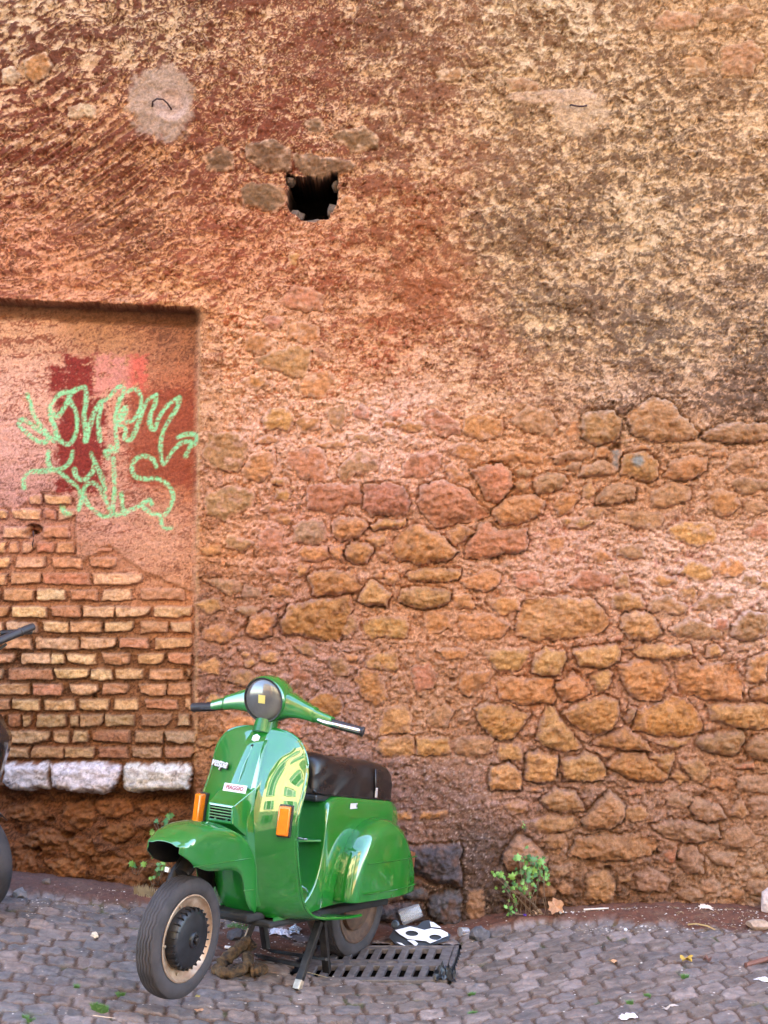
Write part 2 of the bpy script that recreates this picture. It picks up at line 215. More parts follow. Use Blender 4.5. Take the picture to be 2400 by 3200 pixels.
# ------------------------------------------------------------------ THE WALL
KALB = .52        # display colour of the photograph to surface colour
def alb(c, k=1.): return lin(c) * KALB * k
SETS = {  # zoom windows the outlines were read in: origin and scale
 'A': (600, 850, 1.843), 'B': (1300, 1200, 1.508), 'C': (1300, 1900, 1.508), 'D': (600, 1500, 2.074),
 'E': (900, 2300, 2.602), 'T': (0, 0, 1.3825), 'U': (1200, 0, 1.3825), 'L': (0, 1900, 1.7015), 'S': (0, 0, 1.), 'G': (1200, 2600, 1.3825)}
STONES = """
A r .012 490,165 590,70 690,90 760,130 750,230 640,225 520,195
A r .01 370,275 450,255 560,270 500,320 450,335
A o .008 560,310 640,280 740,320 740,390 640,415 540,370
A o .01 310,365 400,345 490,400 480,440 380,480 300,440
A y .014 350,500 500,450 610,425 690,430 680,520 640,610 540,590 420,550
A r .008 700,450 750,440 790,490 760,510 710,500
A o .006 330,600 430,590 440,650 380,680 310,650
A o .006 640,580 800,560 830,620 760,730 660,720 610,650
A y .012 440,780 560,785 600,850 560,910 420,910 410,850
A b .008 780,770 890,765 890,860 850,920 810,900 780,840
A b .005 900,640 970,635 975,665 920,670
A b .01 90,930 230,920 330,970 310,1080 270,1160 120,1140 60,1060
A o .008 340,980 430,940 500,945 490,980 400,990
A o .014 350,1050 480,1025 480,1110 420,1200 300,1200 290,1150
A r .012 560,1040 650,1000 760,1030 780,1120 760,1210 640,1190 540,1100
A o .008 720,980 890,970 900,1010 800,1020 720,1010
A b .012 830,1170 870,1090 980,1020 1080,1060 1070,1150 940,1160 880,1210
A b .008 900,940 1090,930 1110,965 1000,980 900,970
A b .012 90,1270 220,1230 360,1260 350,1350 260,1400 190,1440 80,1400 60,1320
A r .02 670,1225 960,1220 980,1290 975,1335 890,1345 820,1395 660,1360
A r .022 990,1230 1130,1215 1240,1250 1255,1330 1220,1390 1040,1400 990,1360
A r .01 1210,1100 1290,1050 1440,1040 1430,1120 1340,1190 1220,1180
B o .012 125,420 165,370 235,430 230,475
B r .026 20,480 130,455 250,510 345,615 330,630 200,655 95,680 40,620 5,570
B r .012 30,130 90,115 200,170 210,240 110,245 50,200
B o .01 220,150 330,140 410,180 400,250 300,270 215,220
B b .014 440,185 520,100 640,130 665,200 640,245 540,230
B o .012 720,180 760,165 760,240 725,290 705,230
B b .022 782,140 930,120 970,170 960,250 860,295 780,250
B b .024 990,150 1110,60 1200,90 1260,150 1340,230 1300,265 1100,270 1010,230
B b .022 1345,240 1430,190 1659,185 1690,230 1659,265 1450,275 1370,265
B o .01 445,265 540,270 530,290 450,290
B o .016 380,340 480,310 590,330 600,365 450,365 370,370
B b .02 630,345 720,310 830,320 820,350 700,365 660,380
B o .018 850,300 905,305 900,350 850,345
B b .022 755,435 780,390 890,355 920,370 930,430 860,440
B b .014 690,400 760,370 775,383 740,410
B m .024 960,420 980,330 1060,320 1140,360 1140,430 1110,460 1040,450
B g .004 920,315 972,312 955,400 925,420
B o .022 1170,440 1200,360 1300,335 1370,350 1360,420 1270,450
B b .014 1260,290 1350,280 1400,300 1360,315 1270,310
B o .014 1375,325 1470,305 1475,340 1380,345
B b .02 1460,400 1480,330 1560,310 1620,350 1610,390 1500,415
B o .012 1000,280 1110,290 1100,310 1020,312
B b .012 1190,290 1230,285 1235,315 1200,320
B r .024 260,400 400,380 455,420 450,490 390,560 340,550 290,470
B b .018 470,410 510,390 555,420 540,440 480,440
B y .018 450,470 500,450 540,490 480,510
B b .022 560,460 620,415 700,430 720,460 670,500 570,520
B o .022 350,610 420,540 540,520 620,550 590,610 480,660 400,665
B o .02 640,570 720,510 780,530 740,600 680,620
B y .018 785,490 830,460 850,510 820,550 790,530
B b .022 845,560 880,490 960,460 1030,490 1020,540 920,570
B b .02 1105,575 1110,510 1220,460 1290,490 1290,550 1160,580
B b .01 800,580 860,570 890,600 870,650 810,640
B b .01 945,600 1080,590 1180,620 1130,700 1000,670 940,650
B o .02 1370,510 1430,485 1510,520 1530,580 1440,630 1390,590
B y .012 1190,690 1250,640 1400,660 1430,740 1330,770 1210,730
B r .008 1550,690 1600,650 1659,660 1659,740 1560,720
B b .014 1470,470 1530,430 1659,460 1659,500 1540,520
S o .03 1222,1717 1241,1678 1275,1645 1325,1645 1385,1680 1430,1725 1412,1745 1325,1762 1250,1755
B o .02 145,700 200,665 285,690 220,740 180,760
B r .026 220,820 250,740 310,650 390,690 530,680 515,790 400,795 340,825
B o .02 205,930 300,880 390,890 400,940 330,975 240,960
B r .01 460,890 560,880 600,940 540,970 460,960
B r .014 720,950 780,880 920,890 920,950 800,970
B b .014 935,910 970,890 1005,920 1000,955 940,960
B y .02 925,1000 990,975 1060,990 1070,1050 1000,1075 930,1050
B b .018 1090,1070 1100,1010 1180,990 1280,1050 1270,1085
B y .016 1255,970 1290,950 1330,980 1300,1010 1260,1000
B b .012 1290,1050 1370,990 1500,980 1500,1050 1380,1080
B y .022 480,1100 520,1010 700,1000 850,1020 920,1130 870,1180 720,1195 560,1215 470,1180
B y .026 970,1090 1050,1065 1120,1090 1160,1180 1090,1210 1000,1200 965,1150
B b .02 1195,1155 1280,1100 1440,1150 1460,1195 1300,1205 1230,1190
B r .014 1400,1110 1460,1100 1480,1150 1410,1155
B b .022 1490,1130 1560,1060 1659,1090 1640,1180 1560,1215 1490,1190
B r .014 910,1200 970,1190 980,1210 920,1220
B o .014 170,1000 260,990 270,1050 180,1060
B o .014 330,1020 480,1000 500,1060 400,1090
B o .014 200,1090 330,1080 440,1130 400,1190 280,1210 210,1160
B o .01 30,1080 150,1070 170,1150 60,1190
B r .01 660,880 700,870 700,910 650,910
B o .005 610,720 700,715 710,800 620,800
C o .014 95,200 180,180 245,210 230,240 130,250
C y .018 320,200 440,190 535,185 530,240 480,290 370,300
C y .026 565,220 600,180 700,200 710,240 680,310 600,320 550,295
C y .03 740,200 940,172 965,210 960,250 870,280 770,275
C y .026 1015,200 1080,170 1290,175 1300,225 1180,240 1050,235
C y .022 1365,180 1420,170 1450,200 1430,235 1370,230
C b .016 1460,170 1580,180 1570,200 1470,195
C o .018 970,180 1030,165 1030,190 980,195
C o .022 370,330 440,320 500,330 640,330 660,400 655,450 480,450 400,430
C o .024 655,375 740,300 800,340 820,400 740,450 700,430
C y .026 810,325 900,285 930,310 910,380 860,400
C o .028 945,270 1040,245 1170,270 1200,340 1150,440 1080,445 1000,400
C o .028 1220,260 1320,250 1340,280 1370,260 1500,260 1540,360 1535,430 1400,435 1250,400
C o .024 1560,240 1659,210 1659,350 1560,345
C o .026 1580,390 1640,370 1690,375 1690,450 1590,430
C o .014 200,370 230,300 340,300 350,340 300,370 240,420
C q .026 275,470 330,450 440,470 540,500 500,570 430,625 350,610 300,550
C y .03 610,470 650,460 690,530 740,590 780,660 700,680 600,650 565,610 590,540
C q .03 685,495 770,450 870,415 950,430 965,500 920,580 860,600 760,560
C q .03 1020,575 1050,480 1150,450 1200,420 1280,430 1350,540 1360,590 1250,605 1130,600
C b .022 1010,465 1045,470 1030,520 1000,550 985,520
C y .03 1375,460 1480,450 1690,460 1690,570 1550,570 1400,530
C b .028 1315,640 1350,600 1480,580 1540,580 1550,640 1500,700 1360,675
C b .026 1550,660 1600,600 1690,590 1690,730 1570,700
C r .018 1495,740 1590,715 1590,765 1510,755
C q .026 820,640 990,560 1060,610 1120,680 960,670
C y .02 1130,630 1300,610 1270,650 1220,668
C y .018 0,610 160,605 175,680 120,690 0,695
S y .016 1180,2305 1292,2303 1296,2360 1200,2364 1175,2340
C b .02 185,650 210,605 370,615 350,690 300,700 190,695
C y .018 380,650 480,640 510,700 500,730 380,710
C y .022 360,750 430,725 500,780 490,860 350,865 345,810
C y .024 520,690 570,670 670,700 660,820 560,825 515,810
C y .024 680,710 760,700 790,680 850,690 900,770 880,810 700,815
C o .02 860,680 920,675 915,710 880,705
C q .028 901,740 960,680 1090,690 1200,780 1160,820 1060,820 960,790
C y .022 1105,700 1220,680 1215,750 1185,780
C y .016 1190,800 1240,765 1285,810 1250,840
C b .016 1240,720 1330,710 1390,760 1350,830 1290,800
C o .01 500,850 600,850 590,870 510,870
C b .026 590,910 650,840 760,870 790,950 740,965 620,950
C b .034 775,1000 850,920 910,855 985,930 970,1000 900,1045 800,1040
C b .012 400,920 520,910 530,960 440,980
C b .018 530,1010 620,970 740,985 760,1040 640,1060 560,1050
C r .012 980,860 1050,840 1090,870 1000,880
C n .022 1280,940 1330,890 1430,930 1470,990 1400,1010 1320,990
C b .02 1480,970 1530,890 1570,980 1540,990
C n .018 1575,895 1659,890 1690,980 1590,990
C n .016 1500,800 1570,790 1690,800 1690,870 1520,860
C b .03 715,1160 760,1080 900,1070 1060,1060 1140,1110 1120,1170 940,1190 780,1180
C b .018 600,1080 690,1060 710,1120 620,1140
C n .028 415,1150 470,1080 540,1080 620,1180 600,1230 440,1240 410,1200
C n .022 1110,1030 1200,1000 1430,1020 1440,1090 1300,1110 1170,1080
C n .016 1460,1060 1560,1020 1620,1100 1560,1150 1480,1120
C r .014 1160,1150 1230,1130 1235,1200 1190,1210
C n .022 1245,1130 1320,1120 1355,1180 1350,1250 1280,1255 1240,1200
C n .018 1380,1160 1520,1150 1500,1230 1410,1210
C b .02 800,1250 900,1230 940,1300 930,1380 800,1370
C n .018 1030,1250 1100,1220 1200,1280 1180,1340 1040,1330
C b .014 950,1270 1020,1260 1010,1290 960,1290
C n .014 1340,1290 1400,1260 1440,1300 1420,1350 1350,1350
D r .012 430,370 490,310 580,330 590,420 570,490 440,450 415,410
D n .014 650,300 780,250 850,270 870,400 760,420 650,400
D o .02 690,480 740,430 870,430 885,500 800,520 710,525
D o .026 910,270 930,240 1100,245 1150,290 1060,370 960,395 905,330
D y .024 1155,290 1240,250 1390,245 1380,290 1300,320 1160,320
D y .02 1130,380 1260,360 1260,400 1210,425 1140,410
D o .02 895,450 960,420 990,440 985,500 1000,540 920,510
D o .028 1000,430 1060,395 1150,420 1180,470 1130,540 1030,540 995,490
D o .018 1200,470 1240,460 1280,500 1250,540
D o .018 665,580 700,555 765,560 740,610 690,635
D r .01 490,590 560,560 640,600 620,630 510,620
D b .012 60,640 200,640 330,660 325,720 250,745 130,700
D n .01 340,680 450,700 440,760 340,780 320,730
D o .014 490,690 560,670 655,700 650,760 500,750
D o .026 750,620 800,590 1040,580 1060,600 1080,700 1070,735 880,745 780,750 770,690
D o .016 1180,610 1230,600 1240,640 1190,640
D o .02 1255,620 1320,610 1345,650 1300,680 1250,660
D y .024 1080,790 1100,710 1150,650 1220,680 1290,730 1270,830 1200,820 1100,800
S y .026 1265,1794 1314,1775 1400,1777 1437,1785 1432,1810 1400,1822 1330,1815 1280,1812
S y .028 1241,1881 1256,1847 1294,1836 1371,1836 1406,1850 1400,1880 1370,1895 1345,1902 1270,1895
D q .022 570,930 640,820 760,780 1030,755 1040,850 1000,950 960,1045 840,1040 700,1000 580,985
D b .012 1005,880 1060,870 1075,960 1020,1030 968,1010
D o .024 350,960 380,890 500,850 545,860 540,940 500,1010 430,1040 360,1000
D n .014 280,840 360,810 440,820 430,870 340,895
D r .01 511,800 610,800 600,835 520,835
D y .02 1115,910 1180,880 1300,870 1400,930 1390,1020 1240,1020 1160,1035 1110,980
D r .008 630,1190 690,1180 710,1230 780,1260 740,1300 650,1290
D b .014 880,1160 970,1150 1030,1220 1010,1270 900,1260
D o .01 980,1130 1080,1130 1070,1180 1000,1190
D y .014 1130,1170 1200,1110 1340,1130 1330,1240 1220,1230 1130,1220
D q .016 1050,1310 1090,1220 1200,1240 1260,1340 1270,1420 1190,1470 1100,1410
D q .014 760,1440 820,1370 960,1390 990,1470 930,1530 800,1510
D o .012 200,1590 260,1510 380,1530 430,1570 440,1659 200,1659
D r .01 590,1620 640,1570 720,1590 740,1659 600,1659
D y .01 1200,1580 1240,1480 1390,1450 1430,1560 1420,1640 1210,1650
D b .01 1500,1530 1640,1440 1700,1500 1659,1600 1540,1610
D r .008 1410,1220 1540,1180 1600,1250 1560,1360 1450,1380
D o .012 960,1100 1100,1080 1130,1090 1000,1120
E d .035 880,890 1400,880 1405,1215 1180,1190 1040,1110 880,1060
E e .03 1140,1300 1290,1240 1405,1245 1400,1560 1290,1560 1140,1440
E e .02 940,1240 1100,1230 1150,1270 1120,1330 940,1320
E d .025 700,1400 960,1340 1110,1370 1120,1500 900,1520 700,1500
G n .016 355,250 430,240 440,400 360,410
E o .012 850,610 1010,600 1010,680 850,690
E o .012 1060,605 1310,600 1300,660 1060,685
T k .014 1035,810 1100,785 1225,800 1235,880 1180,915 1060,890
T k .014 1060,620 1180,600 1268,650 1258,740 1140,740 1060,690
T k .016 1272,660 1500,690 1540,720 1450,762 1320,768 1272,720
T k .01 870,680 960,620 1010,660 1010,740 900,745
T k .01 1430,580 1570,545 1640,580 1630,650 1520,665
T k .006 1310,520 1390,510 1400,570 1340,580
T p .01 290,460 350,440 415,460 410,510 290,510
T y .02 105,250 200,230 230,290 150,360 110,330
T p .018 10,300 60,285 88,330 50,360 10,360
T y .008 1240,1090 1300,1095 1280,1150 1240,1150
T o .012 1475,845 1540,850 1540,890 1485,885
U b .014 1170,90 1220,50 1370,60 1360,120 1260,135 1165,130
U b .012 1400,40 1560,20 1600,70 1500,100 1400,90
U b .01 1290,250 1390,240 1410,330 1300,340
U b .014 1460,200 1600,170 1640,240 1580,330 1450,330
U b .008 220,300 340,290 330,350 230,360
U b .012 520,330 600,325 680,360 670,390 540,385
U b .01 830,280 860,270 860,340 835,330
L t .03 720,1060 800,1030 890,1060 880,1120 740,1120
L t .03 500,1040 670,1030 700,1100 600,1130 500,1110
L t .03 330,1050 480,1040 500,1150 420,1200 310,1130
L t .04 130,1210 250,1180 340,1220 330,1290 200,1330 120,1270
L t .025 20,1060 200,1050 260,1130 100,1150 20,1120
L t .025 350,1250 480,1230 490,1330 370,1350
L t .025 510,1190 650,1150 720,1200 660,1260 540,1250
L t .03 220,1350 430,1350 450,1440 300,1450
L t .02 480,1340 600,1330 680,1380 640,1440 500,1430
L t .02 650,1300 780,1260 780,1340 700,1360
L t .03 60,1310 160,1310 200,1400 80,1440
"""
MARBLE = """
L w .06 15,830 130,818 260,822 262,960 150,975 50,960 20,920
L w .062 265,835 400,822 620,828 650,850 640,900 600,965 540,990 420,985 280,950
L w .06 650,840 820,830 1000,830 1015,860 1000,960 900,975 700,985 650,960
"""
BR1 = [  # brick rows read in window (0,1500), scale 2.37
 (110, 180, [(205, 300), (315, 515)]), (215, 295, [(-60, 40), (72, 295), (310, 405), (415, 545)]), (345, 430, [(5, 205), (310, 500)]),
 (460, 545, [(-60, 30), (55, 125), (145, 240), (262, 380), (410, 535)]), (503, 535, [(705, 820)]), (575, 660, [(-100, 65), (107, 328), (370, 600), (645, 855)]),
 (690, 780, [(-160, 40), (65, 300), (310, 660), (680, 1045)]), (808, 895, [(-120, -10), (15, 240), (262, 480), (508, 715), (748, 968), (1040, 1360)]),
 (935, 1022, [(-180, 60), (85, 345), (370, 595), (608, 845), (855, 1105), (1135, 1425)]), (1050, 1135, [(-180, 15), (42, 270), (297, 510), (515, 755), (775, 985), (1035, 1240), (1248, 1415)]),
 (1168, 1255, [(-180, -20), (12, 230), (258, 580), (590, 852), (880, 1100), (1143, 1420)]), (1285, 1368, [(-150, 103), (158, 378), (380, 482), (488, 712), (745, 960), (1010, 1215), (1240, 1410)]),
 (1400, 1483, [(-180, 20), (50, 388), (395, 655), (668, 830), (852, 1060), (1095, 1355), (1380, 1415)]), (1510, 1597, [(-180, 215), (240, 465), (513, 722), (752, 945), (1015, 1230), (1240, 1415)]),
 (1625, 1710, [(-150, 70), (85, 300), (322, 552), (580, 800), (828, 1020), (1060, 1310), (1360, 1412)])]
BR2 = [(568, 635, [(-150, 15), (35, 112), (115, 162), (185, 350), (372, 415), (420, 550), (555, 712), (748, 905), (938, 1003)]),
 (655, 722, [(-100, 20), (35, 260), (270, 365), (380, 465), (475, 690), (715, 865), (872, 1040)]),
 (740, 803, [(-100, 20), (35, 155), (165, 335), (340, 500), (515, 675), (695, 855), (872, 1028)])]
CODE = {'k': (142, 100, 66), 'o': (216, 144, 90), 'y': (218, 154, 96), 'b': (194, 138, 94), 'r': (210, 134, 98), 'g': (160, 144, 130), 'd': (96, 84, 84), 'e': (112, 104, 106),
        'p': (232, 190, 150), 'w': (248, 228, 220), 'q': (204, 138, 80), 'n': (190, 140, 106), 'm': (204, 144, 90), 't': (176, 112, 68)}
def parse(txt):
    out = []
    for l in txt.strip().splitlines():
        s, c, h, *p = l.split(); ox, oy, k = SETS[s]
        out.append((c, float(h), np.array([[ox + float(a.split(',')[0]) / k, oy + float(a.split(',')[1]) / k] for a in p])))
    return out
ITEMS = [('stone',) + s for s in parse(STONES)] + [('marble_block',) + s for s in parse(MARBLE)]
rb = random.Random(3)
bcol = [(236, 178, 130), (228, 166, 116), (222, 156, 110), (238, 184, 130), (216, 144, 104), (240, 188, 140)]
for rows, (ox, oy, k) in ((BR1, (0, 1500, 2.37)), (BR2, (0, 1900, 1.7015))):
    for y0, y1, xs in rows:
        for x0, x1 in xs:
            a, b, c, d = ox + x0 / k, ox + x1 / k, oy + y0 / k, oy + y1 / k
            j = lambda s=3: rb.uniform(-s, s)
            P = np.array([[a + j(), c + j(2)], [(a + b) / 2, c + j(2)], [b + j(), c + j(2)], [b + j(2), (c + d) / 2], [b + j(), d + j(2)], [(a + b) / 2 + j(9), d + j(3)], [a + j(), d + j(2)]])
            if rb.random() < .3: P[4] += (-9, -5)
            if rb.random() < .25: P[6] += (8, -5)
            col = rb.choice(bcol)
            if oy == 1900: col = tuple(v * .86 for v in col)
            if c < 1800: col = tuple(np.array(col) * (1.0, .93, .92))
            ITEMS.append(('brick', col, rb.uniform(.016, .026) if c > 1850 else rb.uniform(.008, .016), P))
def sdist(PX, PY, poly):
    """signed distance, positive inside"""
    n = len(poly); d = np.full(PX.shape, 1e9); ins = np.zeros(PX.shape, bool)
    for i in range(n):
        ax, ay = poly[i]; bx, by = poly[(i + 1) % n]; ex, ey = bx - ax, by - ay
        t = np.clip(((PX - ax) * ex + (PY - ay) * ey) / (ex * ex + ey * ey + 1e-9), 0, 1)
        d = np.minimum(d, (PX - ax - t * ex) ** 2 + (PY - ay - t * ey) ** 2)
        c = ((ay > PY) != (by > PY)) & (PX < ex * (PY - ay) / (ey + 1e-12) + ax); ins ^= c
    return np.where(ins, 1, -1) * np.sqrt(d)

# small stones packed between the big ones
def _free(px, py, polys):
    d = 1e9
    for q in polys:
        if abs(q[:, 0].mean() - px) < 260 and abs(q[:, 1].mean() - py) < 260: d = min(d, -float(sdist(np.array([[px]]), np.array([[py]]), q)[0, 0]))
    return d
ra = random.Random(12); polys = [i[3] for i in ITEMS if i[0] == 'stone']; cand = []
for _ in range(1500):
    px, py = ra.uniform(640, 2460), ra.uniform(1180, 2800)
    if 940 < px < 1570 and 2290 < py: continue
    if py > 2640 and px < 1560: continue
    if 1660 < px and 1640 < py < 1790 and ra.random() < .8: continue
    if py < 1290 + (900 - px) * .3 * (px < 900) or (px < 860 and py < 1900 and ra.random() < .5): continue
    cand.append((px, py, _free(px, py, polys)))
na = 0
for px, py, d0 in sorted(cand, key=lambda c: -c[2]):
    if na >= 84: break
    d = _free(px, py, polys)
    if d < 15: continue
    r = min(d * ra.uniform(.85, 1.05), ra.uniform(26, 50)); k = ra.randrange(5, 7); ph = ra.uniform(0, 6); sx = ra.uniform(1.0, 1.35)
    P = np.array([[px + r * sx * cos(ph + 2 * pi * j / k) * ra.uniform(.72, 1.2), py + r * .72 * sin(ph + 2 * pi * j / k) * ra.uniform(.72, 1.2)] for j in range(k)])
    code = ra.choice('oyb') if py > 1400 else ra.choice('obr')
    if py > 2450: code = ra.choice('nbn')
    ITEMS.append(('stone', code, ra.uniform(.006, .014), P)); polys.append(P); na += 1
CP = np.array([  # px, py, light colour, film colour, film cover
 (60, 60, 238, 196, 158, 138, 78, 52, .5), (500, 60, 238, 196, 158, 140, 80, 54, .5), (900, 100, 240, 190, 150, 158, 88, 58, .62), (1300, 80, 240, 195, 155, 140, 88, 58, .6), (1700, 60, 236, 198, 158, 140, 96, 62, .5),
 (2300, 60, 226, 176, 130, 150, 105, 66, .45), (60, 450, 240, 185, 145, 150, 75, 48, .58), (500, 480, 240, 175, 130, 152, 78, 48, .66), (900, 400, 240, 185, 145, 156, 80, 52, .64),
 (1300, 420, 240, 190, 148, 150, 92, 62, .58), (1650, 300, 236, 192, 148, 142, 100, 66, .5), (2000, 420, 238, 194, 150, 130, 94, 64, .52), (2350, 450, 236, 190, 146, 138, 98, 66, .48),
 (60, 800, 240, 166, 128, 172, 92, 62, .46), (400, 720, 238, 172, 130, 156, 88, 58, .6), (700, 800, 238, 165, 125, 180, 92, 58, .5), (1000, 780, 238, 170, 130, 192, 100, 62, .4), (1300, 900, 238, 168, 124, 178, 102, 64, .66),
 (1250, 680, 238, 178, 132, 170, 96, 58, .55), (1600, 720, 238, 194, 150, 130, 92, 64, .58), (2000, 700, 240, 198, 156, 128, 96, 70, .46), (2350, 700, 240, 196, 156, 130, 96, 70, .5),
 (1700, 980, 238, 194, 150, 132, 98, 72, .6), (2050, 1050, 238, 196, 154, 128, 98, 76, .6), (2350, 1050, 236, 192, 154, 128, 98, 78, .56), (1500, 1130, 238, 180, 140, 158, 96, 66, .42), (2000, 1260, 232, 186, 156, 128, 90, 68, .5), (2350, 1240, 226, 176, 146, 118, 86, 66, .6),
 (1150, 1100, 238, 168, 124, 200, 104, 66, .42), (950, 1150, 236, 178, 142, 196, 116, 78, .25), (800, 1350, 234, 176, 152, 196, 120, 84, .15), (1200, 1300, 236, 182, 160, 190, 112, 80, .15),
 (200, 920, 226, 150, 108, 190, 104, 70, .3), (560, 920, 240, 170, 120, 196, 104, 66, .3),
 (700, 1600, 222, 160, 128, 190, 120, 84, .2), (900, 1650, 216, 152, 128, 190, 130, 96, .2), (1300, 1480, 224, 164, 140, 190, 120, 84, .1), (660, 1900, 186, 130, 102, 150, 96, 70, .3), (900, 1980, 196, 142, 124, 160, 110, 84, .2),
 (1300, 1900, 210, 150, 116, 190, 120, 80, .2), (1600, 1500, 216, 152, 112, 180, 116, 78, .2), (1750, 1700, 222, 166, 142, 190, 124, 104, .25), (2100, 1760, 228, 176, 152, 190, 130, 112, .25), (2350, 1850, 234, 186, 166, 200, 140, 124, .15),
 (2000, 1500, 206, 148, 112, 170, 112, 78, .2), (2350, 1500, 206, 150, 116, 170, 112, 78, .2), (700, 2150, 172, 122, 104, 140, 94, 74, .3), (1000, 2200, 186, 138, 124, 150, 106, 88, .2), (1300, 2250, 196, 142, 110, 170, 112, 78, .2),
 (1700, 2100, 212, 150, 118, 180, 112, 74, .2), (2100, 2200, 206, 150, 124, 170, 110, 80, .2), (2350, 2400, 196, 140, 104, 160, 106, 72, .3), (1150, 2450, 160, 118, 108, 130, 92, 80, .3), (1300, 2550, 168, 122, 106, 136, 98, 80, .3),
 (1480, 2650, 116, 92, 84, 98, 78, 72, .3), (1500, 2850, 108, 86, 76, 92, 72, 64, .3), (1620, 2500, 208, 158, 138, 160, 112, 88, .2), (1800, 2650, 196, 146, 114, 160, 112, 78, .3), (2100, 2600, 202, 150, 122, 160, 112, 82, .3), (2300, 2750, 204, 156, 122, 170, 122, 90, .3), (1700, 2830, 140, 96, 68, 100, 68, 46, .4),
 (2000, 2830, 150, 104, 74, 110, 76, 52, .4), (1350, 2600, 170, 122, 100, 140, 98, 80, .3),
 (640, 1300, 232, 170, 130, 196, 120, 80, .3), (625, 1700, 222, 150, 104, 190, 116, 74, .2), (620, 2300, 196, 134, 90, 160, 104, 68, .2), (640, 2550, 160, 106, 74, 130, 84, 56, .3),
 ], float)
NICH = np.array([  # inside the recess
 (60, 1020, 226, 160, 118, 180, 100, 66, .35), (300, 1040, 190, 124, 80, 160, 96, 60, .3), (560, 1050, 176, 108, 70, 150, 88, 56, .35), (60, 1200, 234, 168, 138, 196, 116, 90, .25), (250, 1200, 234, 164, 130, 170, 66, 44, .3),
 (560, 1250, 190, 104, 66, 170, 84, 52, .4), (60, 1400, 232, 164, 142, 190, 120, 100, .25), (250, 1380, 222, 150, 124, 176, 70, 50, .35), (560, 1450, 190, 106, 66, 176, 88, 54, .4), (80, 1520, 206, 142, 126, 170, 110, 92, .3),
 (350, 1580, 214, 146, 120, 180, 104, 78, .3), (500, 1700, 218, 148, 112, 190, 112, 80, .25), (560, 1850, 214, 142, 100, 186, 112, 74, .2), (200, 1800, 188, 122, 86, 160, 100, 68, .3), (300, 2000, 168, 114, 80, 136, 90, 62, .3), (100, 2100, 158, 108, 78, 130, 84, 60, .3),
 (500, 2250, 166, 112, 78, 140, 90, 62, .3), (100, 2330, 160, 104, 74, 130, 84, 58, .3), (300, 2560, 156, 96, 58, 124, 72, 42, .4), (100, 2650, 162, 100, 60, 124, 72, 42, .4), (500, 2650, 168, 106, 66, 132, 80, 48, .4), (560, 2760, 156, 104, 68, 120, 80, 52, .4)], float)
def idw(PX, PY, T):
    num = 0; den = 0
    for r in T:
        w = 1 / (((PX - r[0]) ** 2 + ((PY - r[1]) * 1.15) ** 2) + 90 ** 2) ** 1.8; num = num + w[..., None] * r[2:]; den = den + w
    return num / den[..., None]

GRAF = [  # sprayed strokes read in window (0,850), scale 2.37
 [(190, 905), (215, 970), (240, 1050), (300, 1150), (345, 1210), (330, 1255), (270, 1250), (190, 1190), (130, 1130), (150, 1090), (200, 1110), (260, 1160), (330, 1200)],
 [(355, 1210), (395, 1250), (400, 1150), (365, 1080), (360, 1000), (400, 930), (450, 890), (500, 890), (490, 950), (440, 1040), (400, 1070), (380, 1030)],
 [(500, 900), (560, 860), (620, 855), (625, 960), (610, 1060), (625, 1170), (625, 1250)], [(510, 960), (550, 1030), (560, 1150), (530, 1240), (490, 1275), (430, 1240), (420, 1200)],
 [(625, 1250), (660, 1120), (690, 1030), (725, 970), (740, 985), (720, 1080), (725, 1180), (735, 1250)], [(725, 960), (790, 930), (860, 850), (910, 860), (870, 960), (845, 1080), (850, 1200), (855, 1310), (800, 1290), (790, 1375), (770, 1325), (850, 1325)],
 [(855, 1110), (910, 1070), (920, 1000), (880, 1060), (870, 1120), (920, 1160), (915, 1230), (960, 1235), (1000, 1160), (1050, 1020), (1090, 940), (1150, 905)],
 [(930, 880), (990, 860), (1035, 920), (1030, 1010), (980, 1090), (930, 1110)], [(1150, 905), (1140, 970), (1105, 1060), (1110, 1140), (1140, 1160), (1180, 1060), (1250, 970), (1320, 925)],
 [(1320, 940), (1300, 1010), (1230, 1120), (1190, 1220), (1185, 1330), (1205, 1420), (1270, 1330), (1340, 1265), (1410, 1260), (1370, 1360)], [(1315, 1220), (1380, 1200), (1450, 1210), (1440, 1270), (1400, 1290)],
 [(350, 1330), (345, 1400), (380, 1460), (460, 1450), (510, 1400), (530, 1330)], [(170, 1600), (165, 1540), (200, 1485), (300, 1475), (420, 1475), (500, 1540), (570, 1600), (590, 1690), (570, 1760)],
 [(540, 1460), (560, 1520), (610, 1540), (660, 1500), (690, 1430), (665, 1340), (700, 1420), (745, 1520), (770, 1610)],
 [(830, 1380), (835, 1480), (840, 1600), (830, 1700), (820, 1790), (760, 1810), (680, 1760), (620, 1680), (615, 1600), (660, 1560), (720, 1590), (770, 1680), (800, 1760)],
 [(850, 1800), (930, 1770), (1010, 1740), (1090, 1690), (1120, 1720)], [(890, 1640), (900, 1740), (920, 1790)],
 [(1150, 1440), (1130, 1390), (1060, 1360), (1000, 1385), (970, 1440), (990, 1510), (1060, 1530), (1160, 1530), (1240, 1580), (1275, 1650), (1260, 1730), (1210, 1800)],
 [(1060, 1750), (1120, 1790), (1180, 1800), (1190, 1860), (1220, 1900), (1265, 1895)], [(445, 1740), (480, 1790), (510, 1790)]]

